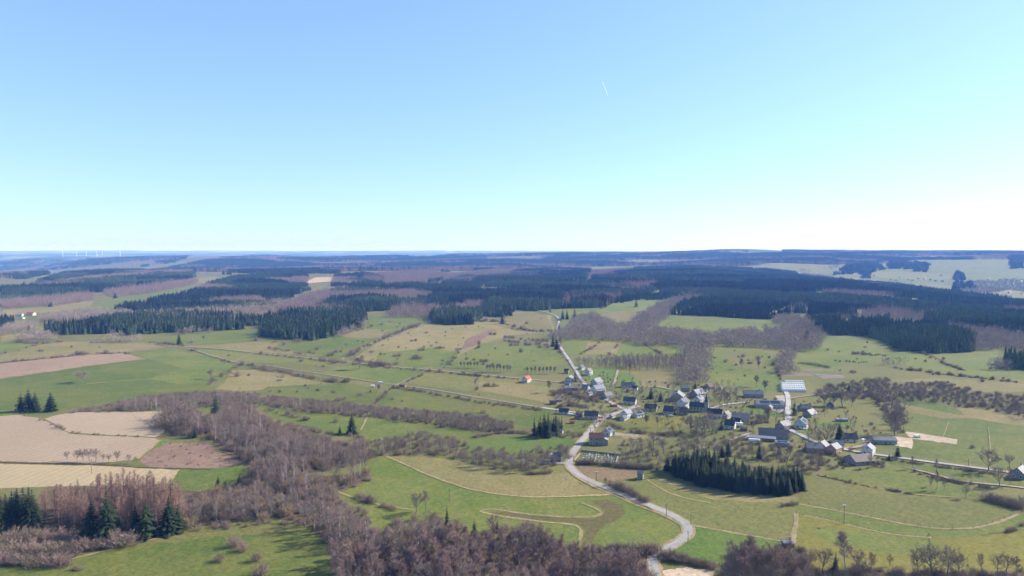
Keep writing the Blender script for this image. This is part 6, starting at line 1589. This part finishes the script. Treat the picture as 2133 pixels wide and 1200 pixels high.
for a in [(1758,1091,37,'tall pole with white head casting a long shadow on the meadow','head'),(1388,1077,27,'pole inside the road bend','arm'),(1439,1092,20,'pole on the outside of the road bend','arm'),(1433,1131,24,'pole beside the road below the bend','arm'),(1375,1158,20,'pole at the hedge where the road leaves the wood','arm'),(1242,1004,20,'pole with a dark nest-like top in the brown field','head'),(1211,944,17,'pole at the graveyard corner','arm'),(1195,962,13,'pole beside the road opposite the small stone house','arm'),(1252,884,18,'pole beside the road below the fork','arm'),(1270,866,13,'pole behind the hedge at the road fork','arm'),(191,986,28,'pale pole in the tan field above the larches','arm'),(936,1046,29,'pole on the curved meadow','arm'),(2017,972,15,'pole beside the eastern lane','arm'),(1230,907,16,'pole at the roadside before the blue slate house','arm'),(2126,975,12,'pole behind the house at the right edge','arm')]: pole(*a)

def turbine(px, py, hpx, ph, label):
    p, Hm = hm(px, py, hpx); Hm *= .96; r = empty('wind_turbine', p); tag(r, label, 'wind turbine', 'wind turbines on the horizon'); b = MB(); b.tube([(0, 0, -2), (0, 0, Hm)], [Hm * .034, Hm * .020], 10, True); b.obj('tower', M('white_paint'), r)
    nc = MB(); nc.box((0, 0, Hm + 1.5), (Hm * .04, Hm * .11, Hm * .04)); nc.obj('nacelle', M('white_paint'), r)
    y = -Hm * .065; hb = MB(); hb.tube([(0, y + 1.5, Hm + 1.5), (0, y - 1.5, Hm + 1.5)], [2.4, 1.0], 8, True); hub = hb.obj('hub', M('white_paint'), r)
    for k in range(3):
        a = ph + k * 2.0944; L = Hm * .42; d = Vector((math.cos(a), 0, math.sin(a))); s = Vector((-math.sin(a), 0, math.cos(a))); c = Vector((0, y, Hm + 1.5)); bl = MB(); w0 = Hm * .022
        P = [c + d * 1.5 - s * w0 * .5, c + d * L * .2 - s * w0, c + d * L, c + d * L * .2 + s * w0, c + d * 1.5 + s * w0 * .5]; Q = [v + Vector((0, -.8, 0)) for v in P]
        bl.add(P + Q, [(0, 1, 2, 3, 4), (9, 8, 7, 6, 5)] + [(k2, k2 + 5, (k2 + 1) % 5 + 5, (k2 + 1) % 5) for k2 in range(5)]); bl.obj('blade', M('white_paint'), hub)
for k, (x, y, h) in enumerate([(131,535,14),(160,534,15),(180,533,14.5),(202,534,14),(213.5,531,12),(250.5,534,14.5)]):
    turbine(x, y, h, .4 + k * 1.3, ['white wind turbine at the outer end of the row on the horizon', 'second white wind turbine of the row on the horizon', 'third white wind turbine of the row on the horizon', 'white wind turbine, front one of the close pair in the row', 'smaller white wind turbine, rear one of the close pair in the row', 'white wind turbine standing apart at the inner end of the row'][k])
for x, y, h, lab in ((1583,521,8,'thin lattice mast on the wooded skyline, taller of two'), (1588,521,5,'thin lattice mast on the wooded skyline, shorter of two')):
    p, Hm = hm(x, y + 5, h); r = empty('radio_mast', p); tag(r, lab, 'mast'); b = MB()
    for q in range(3): b.tube([(1.2 * math.cos(q * 2.1), 1.2 * math.sin(q * 2.1), -1), (.3 * math.cos(q * 2.1), .3 * math.sin(q * 2.1), Hm + 18)], [.25, .2], 4)
    b.obj('leg', M('metal'), r); c = MB()
    for z in range(6, int(Hm + 16), 6): c.box((0, 0, z), (1.9 - z * .02, 1.9 - z * .02, .25))
    c.obj('brace', M('metal'), r); d = MB(); d.tube([(0, 0, Hm + 10), (0, 0, Hm + 13)], [1.2, 1.2], 8, True); d.obj('antenna', M('white_paint'), r)

# trampoline on the northern lawn
p = g1(1257, 776); r = empty('trampoline', p, 0, (.8,) * 3); tag(r, 'round dark trampoline on the northern garden lawn', 'trampoline')
b = MB(); b.tube([(0, 0, .82), (0, 0, .86)], [2.1, 2.1], 20, True); b.obj('mat', M('rubber'), r)
b = MB(); b.tube([(2.2 * math.cos(k * .314), 2.2 * math.sin(k * .314), .84) for k in range(21)], [.08] * 21, 5); b.obj('ring', M('blue_paint'), r)
lg = MB(); lg.tube([(0, 0, -.1), (0, 0, .84)], [.04, .04], 5); lgm = lg.mesh('leg', M('metal'))
for k in range(6): link_mesh('leg', lgm, r, (2.15 * math.cos(k * 1.047), 2.15 * math.sin(k * 1.047), 0))

# ------------------------------------------------------------------ fences
pm = MB(); pm.tube([(0, 0, -.3), (0, 0, 1.25)], [.075, .065], 5, True); POST = pm.mesh('post', M('wood_pole'))
def fence(pts, label, sp=4.5):
    w = G(smooth_line(pts)); w = w[~np.isnan(w[:, 0])][:, :2]; d = np.concatenate([[0], np.cumsum(np.hypot(*np.diff(w, axis=0).T))]); t = np.arange(0, d[-1], sp)
    X = np.interp(t, d, w[:, 0]); Y = np.interp(t, d, w[:, 1]); Z = hgt(X, Y); r = empty('wire_fence', (X[0], Y[0], Z[0])); tag(r, label, 'fence')
    for k in range(len(t)): link_mesh('post', POST, r, (X[k] - X[0], Y[k] - Y[0], Z[k] - Z[0] + .1))
    b = MB()
    for h in (.55, 1.05): b.tube([(X[k] - X[0], Y[k] - Y[0], Z[k] - Z[0] + h) for k in range(len(t))], [.012] * len(t), 3)
    b.obj('wire', M('wood_pole'), r)
fence([(1675,1073),(1757,1090),(1817,1106),(1880,1116),(1940,1120)], 'post and wire fence below the olive meadow, passing the tall pole')
fence([(1440,1094),(1520,1108),(1600,1122),(1650,1130)], 'post and wire fence from the road bend to the field shelter')
fence([(1663,1049),(1750,1065),(1817,1078),(1908,1096),(1996,1103),(2048,1096),(2120,1071)], 'post and wire fence along the pale curved bank of the olive meadow')
fence([(805,950),(840,965),(901,992),(985,1020),(1070,1033),(1140,1035)], 'post and wire fence along the curved straw bank')
fence([(1660,1068),(1657,1100),(1651,1130)], 'short post fence beside the straight straw strip')
fence([(2062,985),(2061,930),(2058,890)], 'post fence climbing the east pasture')

# vapour trail high in the sky
def trail():
    def P(px, py, Y):
        a = px - CX; b = CY - py; dy = F * CP + b * SP; dz = -F * SP + b * CP
        return Vector((a / dy * Y, Y, CAM_Z + dz / dy * Y))
    m, nt, b = new_mat('vapour'); b.inputs['Base Color'].default_value = (.9, .9, .9, 1); b.inputs['Roughness'].default_value = 1
    t = MB(); A = P(1266, 201, 24000); B = P(1253, 166, 26000); pts = [A.lerp(B, k / 8) for k in range(9)]
    t.tube(pts, [4, 9, 12, 12, 11, 9, 7, 4, 1], 8, True); o = t.obj('contrail', m); tag(o, 'short white aircraft vapour trail high in the blue sky', 'contrail')
trail()
# ------------------------------------------------------------------ haze
def build_haze():
    m = bpy.data.materials.new('haze'); m.use_nodes = True; nt = m.node_tree; nt.nodes.clear()
    out = nt.nodes.new('ShaderNodeOutputMaterial'); v = nt.nodes.new('ShaderNodeVolumePrincipled')
    v.inputs['Color'].default_value = (.16, .36, 1.0, 1); v.inputs['Density'].default_value = HAZE_D
    v.inputs['Absorption Color'].default_value = (1, 1, 1, 1)
    v.inputs['Anisotropy'].default_value = 0.0
    nt.links.new(v.outputs[0], out.inputs['Volume'])
    b = MB(); b.box((0, 0, 65), (200000, 200000, 310)); o = b.obj('haze', m); tag(o, kind='stuff')
    return o
HAZE_D = 9.3e-5
build_haze()
